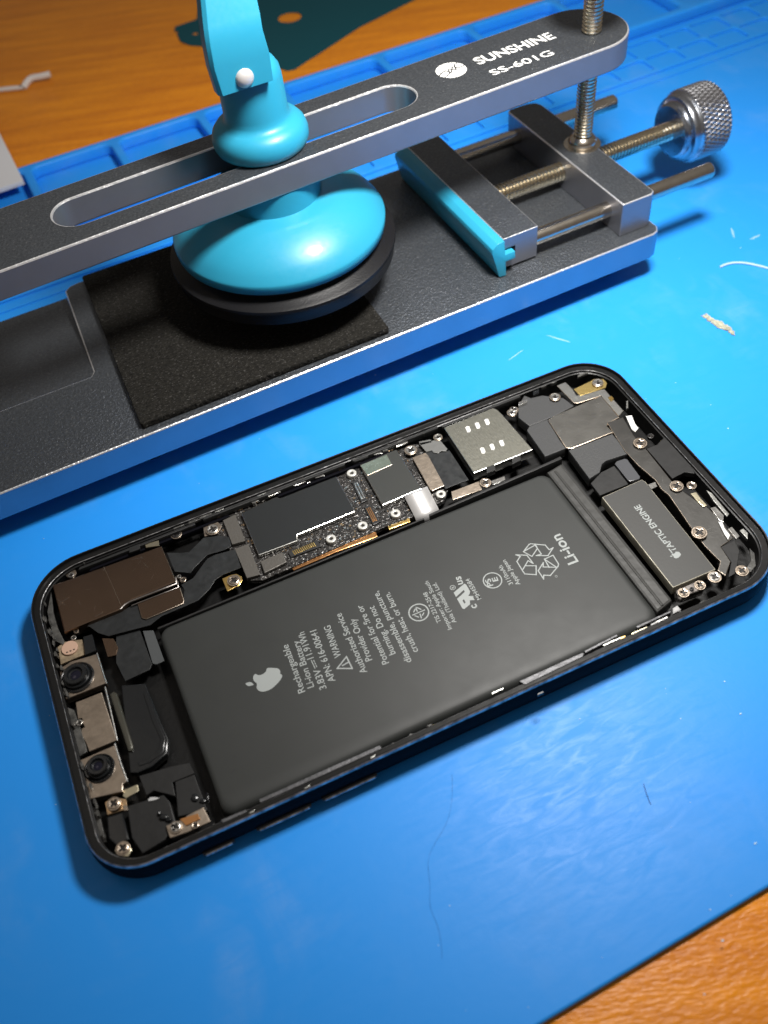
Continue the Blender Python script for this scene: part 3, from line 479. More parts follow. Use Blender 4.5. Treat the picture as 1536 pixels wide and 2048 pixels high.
('bracket', None, 'steel_tan', 5.6, 0.5, 0.06, [(7.52, 13.84), (8.23, 13.49), (8.19, 12.46), (7.47, 12.63)]),
('screw_tab', None, 'brass_pale', 5.7, 0.4, 0.1, [(3.96, 5.96), (5.0, 6.78), (6.8, 5.91), (6.95, 4.67), (6.1, 3.77), (5.14, 4.23)]),
('battery', None, 'battery', 6.3, 4.6, 2.2, [(24.6, 47.98), (120.09, 48.66), (119.46, 5.04), (118.97, 4.33), (65.65, 2.54), (23.63, 2.72), (22.98, 3.46)]),
('end_tape', None, 'battery_tape', 5.75, 3.6, 0.6, [(119.4, 48.5), (123.8, 49.3), (124.3, 5.6), (119.8, 4.4)]),
]
SCREWS=[(10.17, 71.99, 6, 0.75, 'steel'), (32.89, 58.59, 6.1, 0.75, 'steel_warm'), (7.95, 56.58, 5.8, 0.6, 'steel_warm'), (7.03, 55.35, 5.6, 0.6, 'steel'), (43.19, 69.49, 5.9, 1.3, 'steel'), (35.1, 72.44, 5.6, 1.1, 'dark'), (43.06, 53.46, 5.8, 1.2, 'steel_warm'), (94.27, 70.0, 5.9, 1.25, 'steel'), (101.86, 70.52, 6.1, 0.9, 'steel'), (105.27, 52.28, 5.9, 1.1, 'steel_warm'), (121.57, 69.14, 6.2, 1.0, 'steel'), (133.54, 68.67, 6.3, 1.1, 'steel'), (145.03, 67.39, 6.9, 1.15, 'steel'), (142.71, 45.26, 6.8, 1.3, 'steel_warm'), (146.39, 46.3, 6.2, 0.8, 'dark'), (142.4, 30.28, 6.8, 1.25, 'steel_warm'), (145.68, 29.13, 6.4, 0.9, 'steel_warm'), (122.54, 69.84, 6.1, 0.9, 'steel'), (138.79, 16.87, 7.1, 1.35, 'steel_warm'), (140.68, 4.63, 6.8, 1.1, 'steel_warm'), (134.84, 6.02, 6.6, 1.15, 'steel'), (126.65, 5.38, 7.15, 0.95, 'steel_warm'), (130.69, 5.41, 7.15, 0.95, 'steel_warm'), (128.66, 5.37, 7.05, 0.45, 'dark'), (15.58, 5.1, 5.9, 0.95, 'steel'), (18.98, 3.82, 5.8, 0.7, 'steel_warm'), (5.52, 5.66, 5.8, 1.1, 'steel_warm'), (6.08, 14.76, 5.9, 1.1, 'steel_warm'), (3.69, 34.82, 5.4, 0.7, 'steel'), (32.35, 59.94, 6.0, 0.5, 'steel')]
STAND=[(78.67, 70.29), (74.67, 54.33), (66.78, 54.2), (82.85, 54.02), (94.62, 54.31)]
lens1=(5.6, 45.27)
lens2=(5.25, 23.12)
flash=(5.66, 53.28)
crease=[(18.2, 56.99), (19.41, 57.7), (20.51, 57.97), (26.45, 57.9), (31.22, 57.77), (31.59, 59.55)]
railA=[(10.71, 49.25), (10.81, 43.08), (10.88, 41.01)]
railB=[(10.36, 40.72), (10.13, 35.44), (9.75, 27.65)]
railC=[(9.18, 27.0), (9.27, 22.01), (9.51, 18.02)]
chrome=[(87.49, 57.15), (92.49, 56.91), (91.62, 50.47), (86.52, 50.74)]
buttons=[((18.91, 1.18), (24.04, 0.66)), ((29.5, 1.89), (39.51, 1.0)), ((42.77, 0.62), (53.15, 1.4))]
text=[('Rechargeable', (47.42, 20.22), (48.13, 32.21)), ('Li-ion Battery', (49.46, 20.42), (50.5, 32.06)), ('3.83V', (51.61, 18.97), (51.96, 23.78)), ('11.91Wh', (51.81, 26.68), (52.29, 33.55)), ('APN: 616-00641', (53.83, 19.7), (54.78, 32.82)), ('WARNING', (57.06, 24.39), (57.81, 32.48)), ('Authorized Service', (60.42, 18.61), (61.07, 34.23)), ('Provider Only', (62.45, 20.75), (63.24, 31.59)), ('Potential for fire or', (65.26, 18.56), (65.9, 34.1)), ('burning. Do not', (67.35, 19.92), (68.08, 32.69)), ('disassemble, puncture,', (69.53, 16.77), (70.41, 35.72)), ('crush, heat, or burn.', (71.76, 18.32), (72.46, 34.37)), ('TIS 2217-2548', (79.04, 22.46), (79.61, 30.65)), ('Importer: Apple South', (80.28, 19.96), (81.13, 33.14)), ('Asia (Thailand) Ltd.', (81.82, 20.96), (82.42, 31.93)), ('c', (87.42, 22.21), (87.46, 23.22)), ('us', (87.48, 28.92), (87.87, 31.02)), ('MH45584', (89.17, 23.77), (89.29, 29.62)), ('PS', (92.97, 25.61), (93.17, 27.57)), ('E', (94.51, 26.19), (94.7, 27.24)), ('3110mAh', (96.92, 24.02), (97.15, 29.46)), ('Apple Japan', (98.26, 23.2), (98.52, 30.39)), ('Li-ion', (112.17, 22.65), (112.51, 31.1))]
text2=[('TAPTIC ENGINE', (132.26, 15.39), (132.31, 29.98))]
apple2=[(131.35, 14.54), (130.46, 14.63), (132.03, 14.37)]
tri=[(57.97, 20.73), (55.2, 22.14), (57.96, 23.81)]
tri_i=[(56.44, 22.27), (57.01, 22.32), (57.25, 22.37), (57.69, 22.4)]
tis=(75.83, 26.73)
tis_r=(76.79, 28.74)
tis_seg=[[(74.42, 26.72), (77.16, 26.7)], [(75.83, 28.27), (75.65, 27.11)], [(75.83, 28.27), (76.56, 27.23)], [(74.95, 27.32), (75.48, 27.79)], [(75.88, 26.19), (75.73, 25.25)], [(74.78, 26.31), (75.28, 25.7)], [(76.2, 25.73), (76.7, 26.13)]]
ru=[(87.68, 28.82), (87.93, 28.46), (87.87, 26.52), (87.57, 26.07), (86.97, 25.63), (87.85, 25.17), (87.66, 24.08), (86.78, 24.54), (86.34, 23.58), (84.73, 23.08), (84.45, 23.38), (84.53, 26.07), (86.82, 26.91), (86.86, 27.46), (84.56, 26.61), (84.61, 27.83)]
ru_hole=[(85.38, 25.19), (85.78, 25.35), (85.74, 24.4), (85.34, 24.27)]
reg=(85.02, 29.08)
pse=(93.43, 26.82)
pse_r=(94.42, 28.66)
rec=[[(103.0, 30.43), (105.13, 31.61), (105.5, 31.58), (108.1, 29.8), (108.21, 28.3), (109.22, 28.37), (107.18, 27.04), (104.94, 28.22), (106.13, 28.07), (106.15, 30.83)], [(103.0, 30.43), (104.02, 28.46), (106.12, 29.76), (106.27, 30.52), (106.16, 31.02)], [(106.03, 26.58), (108.2, 26.63), (108.06, 24.1), (107.67, 23.6), (104.95, 22.24), (103.75, 22.98), (103.24, 22.1), (103.29, 24.5), (105.34, 25.88), (104.73, 24.9), (107.22, 23.49)], [(106.03, 26.58), (105.82, 24.22)], [(101.16, 30.44), (103.2, 29.25), (103.31, 26.71), (102.7, 27.85), (100.61, 26.36)], [(101.16, 30.44), (101.78, 29.64), (100.47, 28.78), (100.33, 26.04), (100.37, 25.09), (102.41, 23.8), (103.56, 25.87), (101.66, 26.86)]]
degree=(105.94, 21.49)
marks=[(29.16, 10.8), (28.63, 10.7), (30.02, 12.4), (29.71, 13.48), (29.87, 15.47)]
apple_pts=[(41.19, 26.32), (38.0, 26.92), (43.69, 25.05), (41.82, 29.37), (40.28, 23.46)]
board_poly=[(41.49, 72.52), (46.22, 72.5), (53.2, 73.56), (76.37, 72.86), (80.57, 72.73), (89.78, 73.2), (93.87, 72.63), (96.82, 72.13), (101.7, 67.1), (98.62, 57.02), (94.7, 53.01), (86.6, 51.87), (78.83, 52.25), (65.94, 51.95), (49.01, 51.23), (45.76, 52.92), (45.88, 57.38), (44.66, 62.2), (40.66, 65.24)]

# ================================================================== setting
tb = link('table_top', solid_me([[(-900, -700), (1300, -700), (1300, 1300), (-900, 1300)]], -22, -1.5, .5), 'wood', smooth=None)
tag(tb, kind='structure')

# ================================================================== work mat
mr = root('work_mat', (OX, OY, 0), TH)
tag(mr, 'bright blue silicone repair mat with trays along its far edge, on the wooden table', 'mat')
link('mat_base', solid_me([rrect(-262, -148.6, 175, 162.5, 6)], -1.5, 0, .5, 2), 'silicone', mr)
cells = [rrect(-262, 94.2, 172, 117.6, 1.5)]
a = -255.0
while a < 160:
    cells.append(rrect(a, 96.2, a + 12.8, 104.6, 1.4, 3)); cells.append(rrect(a, 106.2, a + 12.8, 115.8, 1.4, 3)); a += 14.25
link('small_cells', solid_me(cells, .0, .9, .3, 1), 'silicone', mr)
seps = [-215, -181, -149.5, -117.5, -85, -53, -12, 27, 66, 104, 142]
big = [rrect(-262, 120.5, 172, 162.3, 2)]
for s0, s1 in zip(seps, seps[1:]): big.append(rrect(s0 + 3.2, 124, s1, 159, 3, 4))
link('tray_rim', solid_me(big, .0, 4.4, .8, 2), 'silicone', mr)
link('tray_lip', solid_me([rrect(-262, 89.4, 172, 90.6, .3, 2)], .0, .5, .2, 1), 'silicone', mr)
# scuffs rubbed into the mat surface near the clamp
def blob(cx, cy, L, w, ang, n=16, jit=.25):
    o = []
    for i in range(n):
        t = 2 * math.pi * i / n; k = 1 + random.uniform(-jit, jit)
        x, y = L / 2 * math.cos(t) * k, w / 2 * math.sin(t) * k
        o.append((cx + x * math.cos(ang) - y * math.sin(ang), cy + x * math.sin(ang) + y * math.cos(ang)))
    return o
def toT(x, y):
    dx, dy = x - OX, y - OY; return dx * math.cos(TH) + dy * math.sin(TH), -dx * math.sin(TH) + dy * math.cos(TH)
for (x, y, L, w, an) in ((218, 108.5, 6, .7, 1.1), (222, 103.5, 4, .8, .1), (149.5, 93, 7, .5, 2.2), (136, 93, 6, .3, .3)):
    c = toT(x, y); link('scuff', solid_me([blob(*c, L, w, an - TH)], -.01, .012), 'scuff', mr)

# ================================================================== things lying about
x = [(112.4, 346.7), (110.9, 343), (112.5, 341), (110.9, 339.4), (110.4, 331.7), (113, 326), (117.2, 322.5), (124, 314), (139.8, 282.3), (143, 281.8), (150.8, 286.1), (154, 287.5), (178.8, 300.5), (211.4, 311.3), (260, 330), (262, 400), (150, 420), (122.5, 348.1)]
cp = lambda c: [(q[0], q[1]) for q in c]
teal = link('teal_sheet', solid_me([x, ring(157.2, 325.8, 5.0, 40), ring(117.9, 335.2, 1.3, 12), ring(121.2, 325.0, 1.5, 12), ring(125, 323.0, 1.4, 12)], -1.49, -1.0, .1), 'teal')
tag(teal, 'dark teal plastic sheet with an oval hole lying on the wooden table behind the clamp', 'plastic sheet')
cd = link('white_card', solid_me([[(30.9, 246.0), (27.6, 308), (-60, 303), (-56, 240)]], 4.6, 6.2, .1), 'card')
tag(cd, 'blank white card lying at the left over the corner of the blue mat trays', 'card')
cab = root('cable_offcut', (40, 328, -1.5))
tag(cab, 'short white wire offcut with a kinked loose end, lying on the wooden table', 'cable')
link('wire', tube_me([(-60, 21, .9), (-25, 13, .9), (-6, 5, .9), (3.4, 1.3, .9)], .9, 12, poly=False), 'wire_white', cab)
link('wire', tube_me([(3.4, 1.3, .6), (5.5, 3.5, 1.6), (8, 4.6, 2.6), (10.5, 3.2, 2.2), (15.3, 2.2, 2.6)], 1.25, 14, poly=False), 'wire_white', cab)
link('crimp', tube_me([(2.3, 1.7, .9), (4.4, 2.0, 1.0), (6, 3.6, 1.8)], 1.05, 10), 'dark', cab)
lf = []
for k in range(9):
    t = k / 8; lf.append(blob(188.6 + 2.0 * t + random.uniform(-.25, .25), 80.6 - 7.8 * t + random.uniform(-.3, .3), 4.2 - 2.2 * abs(t - .4), 2.0 - 1.2 * abs(t - .45), -1.3 + random.uniform(-.4, .4), 19, .38))
lm = join(*[solid_me([b_], .0 + .002 * i, .22 + .025 * ((i * 5) % 9), .02) for i, b_ in enumerate(lf)])
tag(link('lint_flake', lm, 'lint'), 'pale grey lint flake on the blue mat to the right of the clamp', 'lint')
tag(link('white_fibre', tube_me([(204.8, 96.8, .3), (208, 97.2, .35), (212, 95.5, .3), (215.5, 90.3, .25), (219, 84, .3)], .33, 8, poly=False), 'fibre'), 'thick white fibre curled on the blue mat at the right edge', 'fibre')
tag(link('hair_strand', tube_me([(67, -6, .1), (64, -13, .1), (58.5, -16.2, .1), (55.5, -18.5, .1), (54.6, -21.5, .1), (53.6, -24, .1), (51.8, -27, .1), (52.6, -30.5, .1), (50.5, -35, .1)], .015, 6, poly=False), 'hair'), 'long fine wavy dark hair lying on the blue mat in front of the phone', 'hair')
tag(link('eyelash', tube_me([(98.6, -23.6, .1), (97.9, -25.4, .15), (97.5, -27.6, .1)], .07, 6, poly=False), 'hair'), 'tiny curved dark lash on the blue mat below the right half of the phone', 'hair')
bm = bmesh.new()
for k in range(150):
    X, Y = random.uniform(-10, 235), random.uniform(-60, 190)
    r_ = random.choice((.07, .09, .12, .18)); m4 = Matrix.Translation((X, Y, r_ * .4)) @ Matrix.Diagonal((r_ * random.uniform(.7, 2), r_, r_ * .6, 1))
    if 0 < X < 151 and -2 < Y < 77: continue
    bmesh.ops.create_icosphere(bm, subdivisions=1, radius=1, matrix=m4)
dm = bpy.data.meshes.new('m'); bm.to_mesh(dm); bm.free()
tag(link('dust_specks', dm, 'dust'), 'pale dust specks scattered over the blue mat', 'dust', kind='stuff')

# ================================================================== clamp fixture
cf = root('clamp_fixture', (OX, OY, 0), TH)
tag(cf, 'grey metal clamp fixture with light blue suction cup on its arm, behind the phone', 'clamp')
main = [(-153.5, 0), (-3, 0), (-1.2, .6), (0, 2.5), (0, 66.5), (-.8, 68.3), (-3, 69), (-149.5, 69), (-151.8, 68.5), (-153.4, 67), (-153.5, 65.5), (-155.4, 29.5), (-156.5, 28), (-240, 28), (-240, 0)]
pl = solid_me([main], 7, 15, .35, 1)
wed = bmesh.new()
P_ = [(28.05, 14.98), (34, 14.4), (45, 13.1), (58, 12.0), (69, 11.4), (69, 7), (28.05, 7)]
A0 = [wed.verts.new((-155.4 + (b - 28) * .045, b, z)) for b, z in P_]; A1 = [wed.verts.new((-240, b, z)) for b, z in P_]
for i in range(len(P_)): wed.faces.new((A0[i], A1[i], A1[(i + 1) % 7], A0[(i + 1) % 7]))
wed.faces.new(A0); bmesh.ops.recalc_face_normals(wed, faces=wed.faces)
wm = bpy.data.meshes.new('w'); wed.to_mesh(wm); wed.free()
pj = join(pl, wm)
def sides(n): return 0 if n.z > .93 else (2 if n.z > .2 else 1)
ids = assign(pj, sides); bp_ = link('base_plate', pj, ['anodised', 'plate_side', 'chamfer'], cf, smooth=14); setids(bp_, ids)
for q in ((-12, 12), (-12, 57), (-150, 12), (-150, 57)):
    link('rubber_foot', lathe_me([(0, 0), (5, 0), (5.2, .4), (4.8, 7), (0, 7)], 32, c=(*q, 0)), 'rubber', cf)
link('foam_pad', solid_me([[(-149.9, 2.3), (-83.9, 1.9), (-83.5, 2.4), (-82.2, 66), (-82.9, 68.2), (-147.0, 68.6), (-147.6, 68.0), (-150.4, 2.9)]], 15.02, 16.8, .25), 'foam', cf)
# fixed block
bk = solid_me([[(-11.4, 4.2), (-11.2, 4), (-2.2, 4), (-.9, 5), (-.8, 5.6), (-.8, 60.5), (-1.8, 63), (-4.5, 64), (-10.2, 64), (-11.2, 63.2), (-11.4, 62.5)]], 15.01, 25, .3, 1)
ids = assign(bk, sides); fb = link('fixed_block', bk, ['anodised', 'anodised_side', 'chamfer'], cf, smooth=14); setids(fb, ids)
jaw = extrude_me([(-46, 25), (-46, 21.7), (-42.2, 21.7), (-42.2, 18.6), (-46, 18.6), (-46, 17.4), (-44.9, 15.7), (-35.3, 15.7), (-35.3, 25)], 8.4, 63.8, .18)
ids = assign(jaw, sides); mj = link('moving_jaw', jaw, ['anodised', 'anodised_side', 'chamfer'], cf, smooth=14); setids(mj, ids)
link('jaw_pad', extrude_me([(-46.2, 25.2), (-48.3, 25.0), (-49.9, 23.9), (-50.1, 22.8), (-48.4, 15.4), (-46.3, 15.2), (-46.2, 19.2), (-43.2, 19.2), (-43.2, 21.2), (-46.2, 21.2)], 7.3, 63.6, .15, shear=-.13), 'cyan', mj, smooth=40)
for b in (10.6, 57):
    link('guide_rod', lathe_me([(0, -38), (2.05, -38), (2.2, -37.8), (2.2, 23.2), (1.9, 23.6), (0, 23.6)], 32, 'X', (0, b, 20)), 'steel_rod', cf)
link('lead_screw', lathe_me(thread_prof(2.75, -37.5, 29, 1.15, .5), 40, 'X', (0, 33.6, 20)), 'thread', cf)
kp = [(0, 26.4), (2.6, 26.4), (7.2, 26.6), (7.9, 27.2), (7.9, 28.4), (8.2, 28.6), (9.3, 28.7), (9.6, 29.2), (9.6, 30.6), (9.9, 31.0), (10.2, 31.3)]
kn = link('adjusting_knob', lathe_me(kp + [(10.2, 41.0), (9.4, 41.8), (0, 41.8)], 64, 'X', (0, 33.4, 20)), 'knob_steel', cf)
bm = bmesh.new(); N1, N2 = 464, 64
for i in range(N1):
    for j in range(N2 + 1):
        u = i / N1 * 2 * math.pi; v = j / N2
        h = 1 - (abs(math.sin(u * 23 + v * 9)) ** .7 + 0) ; h2 = 1 - abs(math.sin(u * 23 - v * 9)) ** .7
        hh = .5 * (1 - max(h, h2)); e = min(v, 1 - v) * N2
        if e < 1: hh = 0
        r = 10.2 + hh
        bm.verts.new((31.4 + v * 9.4, 33.4 + r * math.cos(u), 20 + r * math.sin(u)))
bm.verts.ensure_lookup_table()
for i in range(N1):
    for j in range(N2):
        k = (i + 1) % N1; bm.faces.new((bm.verts[i * 65 + j], bm.verts[i * 65 + j + 1], bm.verts[k * 65 + j + 1], bm.verts[k * 65 + j]))
bmesh.ops.recalc_face_normals(bm, faces=bm.faces)
me = bpy.data.meshes.new('k'); bm.to_mesh(me); bm.free(); link('knurled_grip', me, 'knurl', kn)
# post and arm
SX, SY = -3.5, 35.2
post = link('threaded_post', lathe_me(thread_prof(2.6, 25, 100, 1.0, .4), 40, 'Z', (SX, SY, 0)), 'thread', cf)
link('collar', lathe_me([(0, 25), (5.3, 25), (5.3, 25.3), (3.9, 25.4), (4.1, 26.2), (3.7, 27.3), (2.9, 28), (2.4, 28)], 40, 'Z', (SX, SY, 0)), 'steel_rod', post)
link('top_nut', lathe_me([(0, 72), (8.6, 72), (9.2, 72.6), (9.2, 84), (8.5, 84.8), (0, 84.8)], 48, 'Z', (SX, SY, 0)), 'knob_steel', post)
HW = 12.3
outl = []
for i in range(25):
    t = -math.pi / 2 + math.pi * i / 24; outl.append((-1.4 + HW * math.cos(t), HW * math.sin(t)))
outl += [(-260, HW), (-260, -HW)]
slot = []
for i in range(17):
    t = -math.pi / 2 + math.pi * i / 16; slot.append((-58.6 + 5.9 * math.cos(t), .0 + 5.9 * math.sin(t)))
for i in range(17):
    t = math.pi / 2 + math.pi * i / 16; slot.append((-140.9 + 5.9 * math.cos(t), .0 + 5.9 * math.sin(t)))
ar = solid_me([outl, slot], 50, 57, .42, 1)
ids = assign(ar, sides); PHI = .04; AX, AY = -3.5, 37.8
arm = link('swing_arm', ar, ['anodised', 'anodised_side', 'chamfer'], cf, (AX, AY, 0), PHI, smooth=14); setids(arm, ids)
pr = join(text_me('SUNSHINE', (-32.8, .6), (-9.2, .3), 57.03, .02, 3.9), text_me('SS-601G', (-33.0, -6.4), (-14.7, -6.9), 57.03, .012, 2.9))
link('printed_text', pr, 'print_white', arm, smooth=None)
lg = [ring(-40, 2.6, 4.0, 40)]
link('printed_emblem', solid_me(lg, 57.02, 57.03), 'print_white', arm, smooth=None)
zz = [(-43.9, 2.0), (-42.6, 2.9), (-41.4, 3.2), (-40.7, 1.5), (-39.8, 2.6), (-38.9, 3.9), (-37.9, 2.4), (-36.2, 2.6)]
z2 = [(-43.1, .3), (-42.0, .9), (-41.2, 1.2), (-40.4, 3.4), (-39.6, 2.7), (-38.9, 1.9), (-38.0, 4.4), (-36.8, 4.9)]
link('printed_emblem', join(stroke_me(zz, .34, 57.04), stroke_me(z2, .30, 57.06)), 'rubber', arm, smooth=None)
# suction cup
CX, CY = -97.6, 34.0
cup = link('suction_cup', lathe_me([(0, 33.0), (26.8, 33.0), (27.3, 33.4), (27.5, 35.5), (27.3, 35.9), (27.0, 36.3), (26.0, 37.7), (24.6, 39.1), (22.8, 40.5), (20.8, 41.7), (18.8, 42.7), (17.2, 43.35), (15.6, 43.85), (12.5, 44.1), (12.2, 44.2), (12.0, 49.9), (0, 49.9)], 128, c=(CX, CY, 0)), 'cyan', cf, smooth=50)
link('rubber_disc', lathe_me([(0, 25.3), (28.4, 25.3), (29.0, 25.6), (29.1, 28.6), (29.3, 28.9), (29.7, 29.2), (29.6, 29.9), (28.8, 30.3), (26.4, 31.0), (25.6, 31.6), (25.4, 33.0), (0, 33.0)], 128, c=(CX, CY, 0)), 'rubber', cup, smooth=40)
link('collar_nut', lathe_me([(0, 57.02), (10.3, 57.02), (11.0, 57.6), (11.5, 58.8), (11.55, 60.2), (11.1, 61.7), (10.2, 62.8), (9.1, 63.4), (8.1, 63.9), (7.75, 64.8), (7.6, 66), (7.4, 73.6), (7.1, 75.3), (6.2, 76.8), (4.6, 77.8), (0, 78.1)], 96, c=(CX - .3, CY, 0)), 'cyan', cup, smooth=60)
bm = bmesh.new(); secs = []
for z, a0, a1, b0, b1, n0, n1, ad in ((75.6, -108.0, -95.3, 24.7, 28.9, 28.1, 28.3, -96), (81.5, -108.5, -95.1, 24.7, 29.0, 27.5, 28.1, -96.2), (86.6, -108.2, -95.6, 24.9, 29.4, 27.0, 28.5, -98.5), (89.5, -107.6, -95.2, 26.0, 30.4, 27.4, 29.4, -99.5), (97, -105.4, -94.4, 29.8, 34.4, 31.2, 33.4, -98), (116, -102.5, -93.5, 38, 43, 39.6, 41.8, -97)):
    secs.append([bm.verts.new((x_, y_, z)) for x_, y_ in ((a1, b0), (a1, n0), (ad, n0), (ad, n1), (a1, n1), (a1, b1), (a0 + .8, b1), (a0, b1 - .8), (a0, b0 + .8), (a0 + .8, b0))])
for s, t in zip(secs, secs[1:]):
    for i in range(10): bm.faces.new((s[i], s[(i + 1) % 10], t[(i + 1) % 10], t[i]))
bm.faces.new(secs[0][::-1]); bm.faces.new(secs[-1]); bmesh.ops.recalc_face_normals(bm, faces=bm.faces)
me = bpy.data.meshes.new('l'); bm.to_mesh(me); bm.free()
lev = link('lever', me, 'cyan', cup, smooth=30)
bv = lev.modifiers.new('b', 'BEVEL'); bv.width = 1.0 * U; bv.segments = 3; bv.limit_method = 'ANGLE'; bv.angle_limit = math.radians(25); bv.harden_normals = False
link('hinge_pin', lathe_me([(0, -.9), (1.0, -.75), (1.75, -.3), (2.1, .3), (2.15, .7), (1.2, .7), (1.2, 19.5), (0, 19.5)], 32, 'Y', (-101.6, 24.3, 78.0)), 'pin', lev, smooth=60)

# ================================================================== phone
ph = root('smartphone', (0, 0, 0))
tag(ph, 'opened black smartphone without its screen, battery and circuit board exposed, lying on the blue mat', 'smartphone')
LX, LY, R0 = 150.9, 75.7, 13.6
def rr(ins, n=14):
    out = []; x0, y0, x1, y1 = ins, ins, LX - ins, LY - ins
    for sx_, sy_, a, R_ in ((1, 1, 0, 10.8), (-1, 1, 90, 13.0), (-1, -1, 180, 10.2), (1, -1, 270, 12.8)):
        r = max(R_ - ins, 1.5); cx = x1 - r if sx_ > 0 else x0 + r; cy = y1 - r if sy_ > 0 else y0 + r
        for i in range(n + 1):
            t = math.radians(a + 90 * i / n); out.append((cx + r * math.cos(t), cy + r * math.sin(t)))
    return out
bm = bmesh.new()
prof = [(5, 0, 0), (1.8, 0, 0), (.7, .5, 0), (.0, 1.6, 0), (-.4, 3.0, 0), (-.5, 4.4, 0), (-.38, 5.8, 0), (-.1, 7.2, 0), (0.0, 7.75, 2), (.2, 8.0, 2), (.42, 7.95, 1), (.5, 7.1, 1), (1.75, 7.0, 1), (1.85, 6.9, 2), (1.9, 6.3, 1), (2.2, 6.2, 1), (2.25, 1.6, 3), (4, 1.5, 3)]
rg = [[bm.verts.new((x_, y_, z)) for x_, y_ in rr(i_)] for i_, z, m_ in prof]
for k, (s, t) in enumerate(zip(rg, rg[1:])):
    n = len(s)
    for i in range(n):
        f_ = bm.faces.new((s[i], s[(i + 1) % n], t[(i + 1) % n], t[i])); f_.material_index = prof[k + 1][2]
bm.faces.new(rg[0]); ff = bm.faces.new(rg[-1]); ff.material_index = 3
bmesh.ops.recalc_face_normals(bm, faces=bm.faces)
me = bpy.data.meshes.new('f'); bm.to_mesh(me); bm.free()
ids = [p.material_index for p in me.polygons]
fr = link('frame', me, ['frame_black', 'seat_black', 'edge_bright', 'floor_black'], ph, smooth=28); setids(fr, ids)
for (xa, za), (xb, zb) in buttons:
    zc = 2.5
    link('side_button', tube_me([(xa, -.78, zc), (xb, -.78, zc)], .42, 12), 'edge_bright', fr)  # pale metal paints a highlight along the button
    link('button_gap', tube_me([(xa - .5, -.42, zc), (xb + .5, -.42, zc)], .62, 12), 'dark', fr)
def shape(parent, name, m, z, t, bev, pts, loc=None):
    return link(name, solid_me([pts], z - t, z, bev, 2 if bev > .2 else 1), m, parent)
last = {}
for (name, par, m, z, t, bev, pts) in PARTS:
    mm_ = m
    o = None
    pr_ = last.get(par, ph) if par else ph
    if name in ('chip_shield', 'taptic_engine', 'card_reader', 'battery', 'bottom_plate', 'speaker_plate', 'antenna_bracket', 'shield_tab', 'shield_cover', 'coax_guide'):
        me = solid_me([pts], z - t, z, bev, 1)
        if name == 'battery':
            bm = bmesh.new(); rg = []
            for q, zq in ((0, 1.8), (0, 4.6), (.15, 5.2), (.45, 5.7), (.9, 6.02), (1.5, 6.2), (2.3, 6.28), (3.2, 6.3)):
                pl_ = rrect(23.9 + q * .45, 2.55 + q, 119.4 - q * .6, 48.4 - q * .3, 2.6 - q * .3, 6)
                rg.append([bm.verts.new((x_ - (y_ - 2.5) * .006 + .3, y_, zq)) for x_, y_ in pl_])
            for s, t_ in zip(rg, rg[1:]):
                for i in range(len(s)): bm.faces.new((s[i], s[(i + 1) % len(s)], t_[(i + 1) % len(s)], t_[i]))
            bm.faces.new(rg[-1]); bmesh.ops.recalc_face_normals(bm, faces=bm.faces)
            me = bpy.data.meshes.new('b'); bm.to_mesh(me); bm.free(); o = link(name, me, m, pr_, smooth=70)
        else:
            sd = {'chip_shield': 'shield_edge', 'taptic_engine': 'engine_side', 'card_reader': 'shield_edge'}.get(name, 'steel_tan')
            ids = assign(me, lambda n_: 0 if n_.z > .93 else 1); o = link(name, me, [m, sd], pr_, smooth=25); setids(o, ids)
    else:
        o = link(name, solid_me([pts], z - t, z, bev, 1), m, pr_, smooth=30)
    last[name] = o
board = last['logic_board']; batt = last['battery']; eng = last['taptic_engine']
# screws: head with a cross recess
def screw_me(r):
    w = .2 * r; q = .68 * r
    cross = [(w, w), (q, w), (q, -w), (w, -w), (w, -q), (-w, -q), (-w, -w), (-q, -w), (-q, w), (-w, w), (-w, q), (w, q)]
    a = solid_me([ring(0, 0, r, 28), cross], -.35, 0, .12, 1); b = solid_me([ring(0, 0, r * .85, 20)], -.9, -.26)
    return a, b, solid_me([ring(0, 0, r * 1.25, 24), ring(0, 0, r * .98, 24)], -.6, -.22, .05)
for k, (x_, y_, z, r, m) in enumerate(SCREWS):
    me, fl_, wa = screw_me(r); an = random.random() * 3
    me.transform(Matrix.Rotation(an, 4, 'Z'))
    sc_ = link('screw', me, m, ph, (x_, y_, z + .25))
    link('cross_recess', fl_, 'dark', sc_)  # dark disc paints the shade at the bottom of the cross
    if r > .8: link('washer', wa, 'steel_tan', sc_)
for (x_, y_) in STAND:
    s_ = link('standoff', solid_me([ring(x_, y_, 1.2, 28), ring(x_, y_, .42, 16)], 4.6, 5.75, .2, 2), 'standoff', board)
    link('standoff_bore', solid_me([ring(x_, y_, .5, 16)], 4.6, 5.2), 'dark', s_)  # dark plug stands in for the shade down the hole
# cameras
def lens(c, z0, R_):
    o = link('camera_lens', lathe_me([(R_, z0), (R_, z0 + .3), (R_ * .94, z0 + .45), (R_ * .86, z0 + .3), (R_ * .80, z0 + .2), (R_ * .79, z0 + .9), (R_ * .75, z0 + 1.0), (R_ * .68, z0 + .98), (R_ * .67, z0 + 1.7), (R_ * .63, z0 + 1.85), (R_ * .46, z0 + 1.85), (R_ * .43, z0 + 1.7), (R_ * .40, z0 + 1.25), (R_ * .30, z0 + 1.15)], 56, c=(*c, 0)), 'black_gloss', ph, smooth=30)
    link('lens_glass', lathe_me([(R_ * .31, z0 + 1.14), (R_ * .2, z0 + 1.24), (0, z0 + 1.28)], 40, c=(*c, 0)), 'lens_inner', o)
    link('lens_ring', lathe_me([(R_ * .95, z0 + .4), (R_ * .93, z0 + .5), (R_ * .90, z0 + .4)], 56, c=(*c, 0)), 'chrome_dark', o)
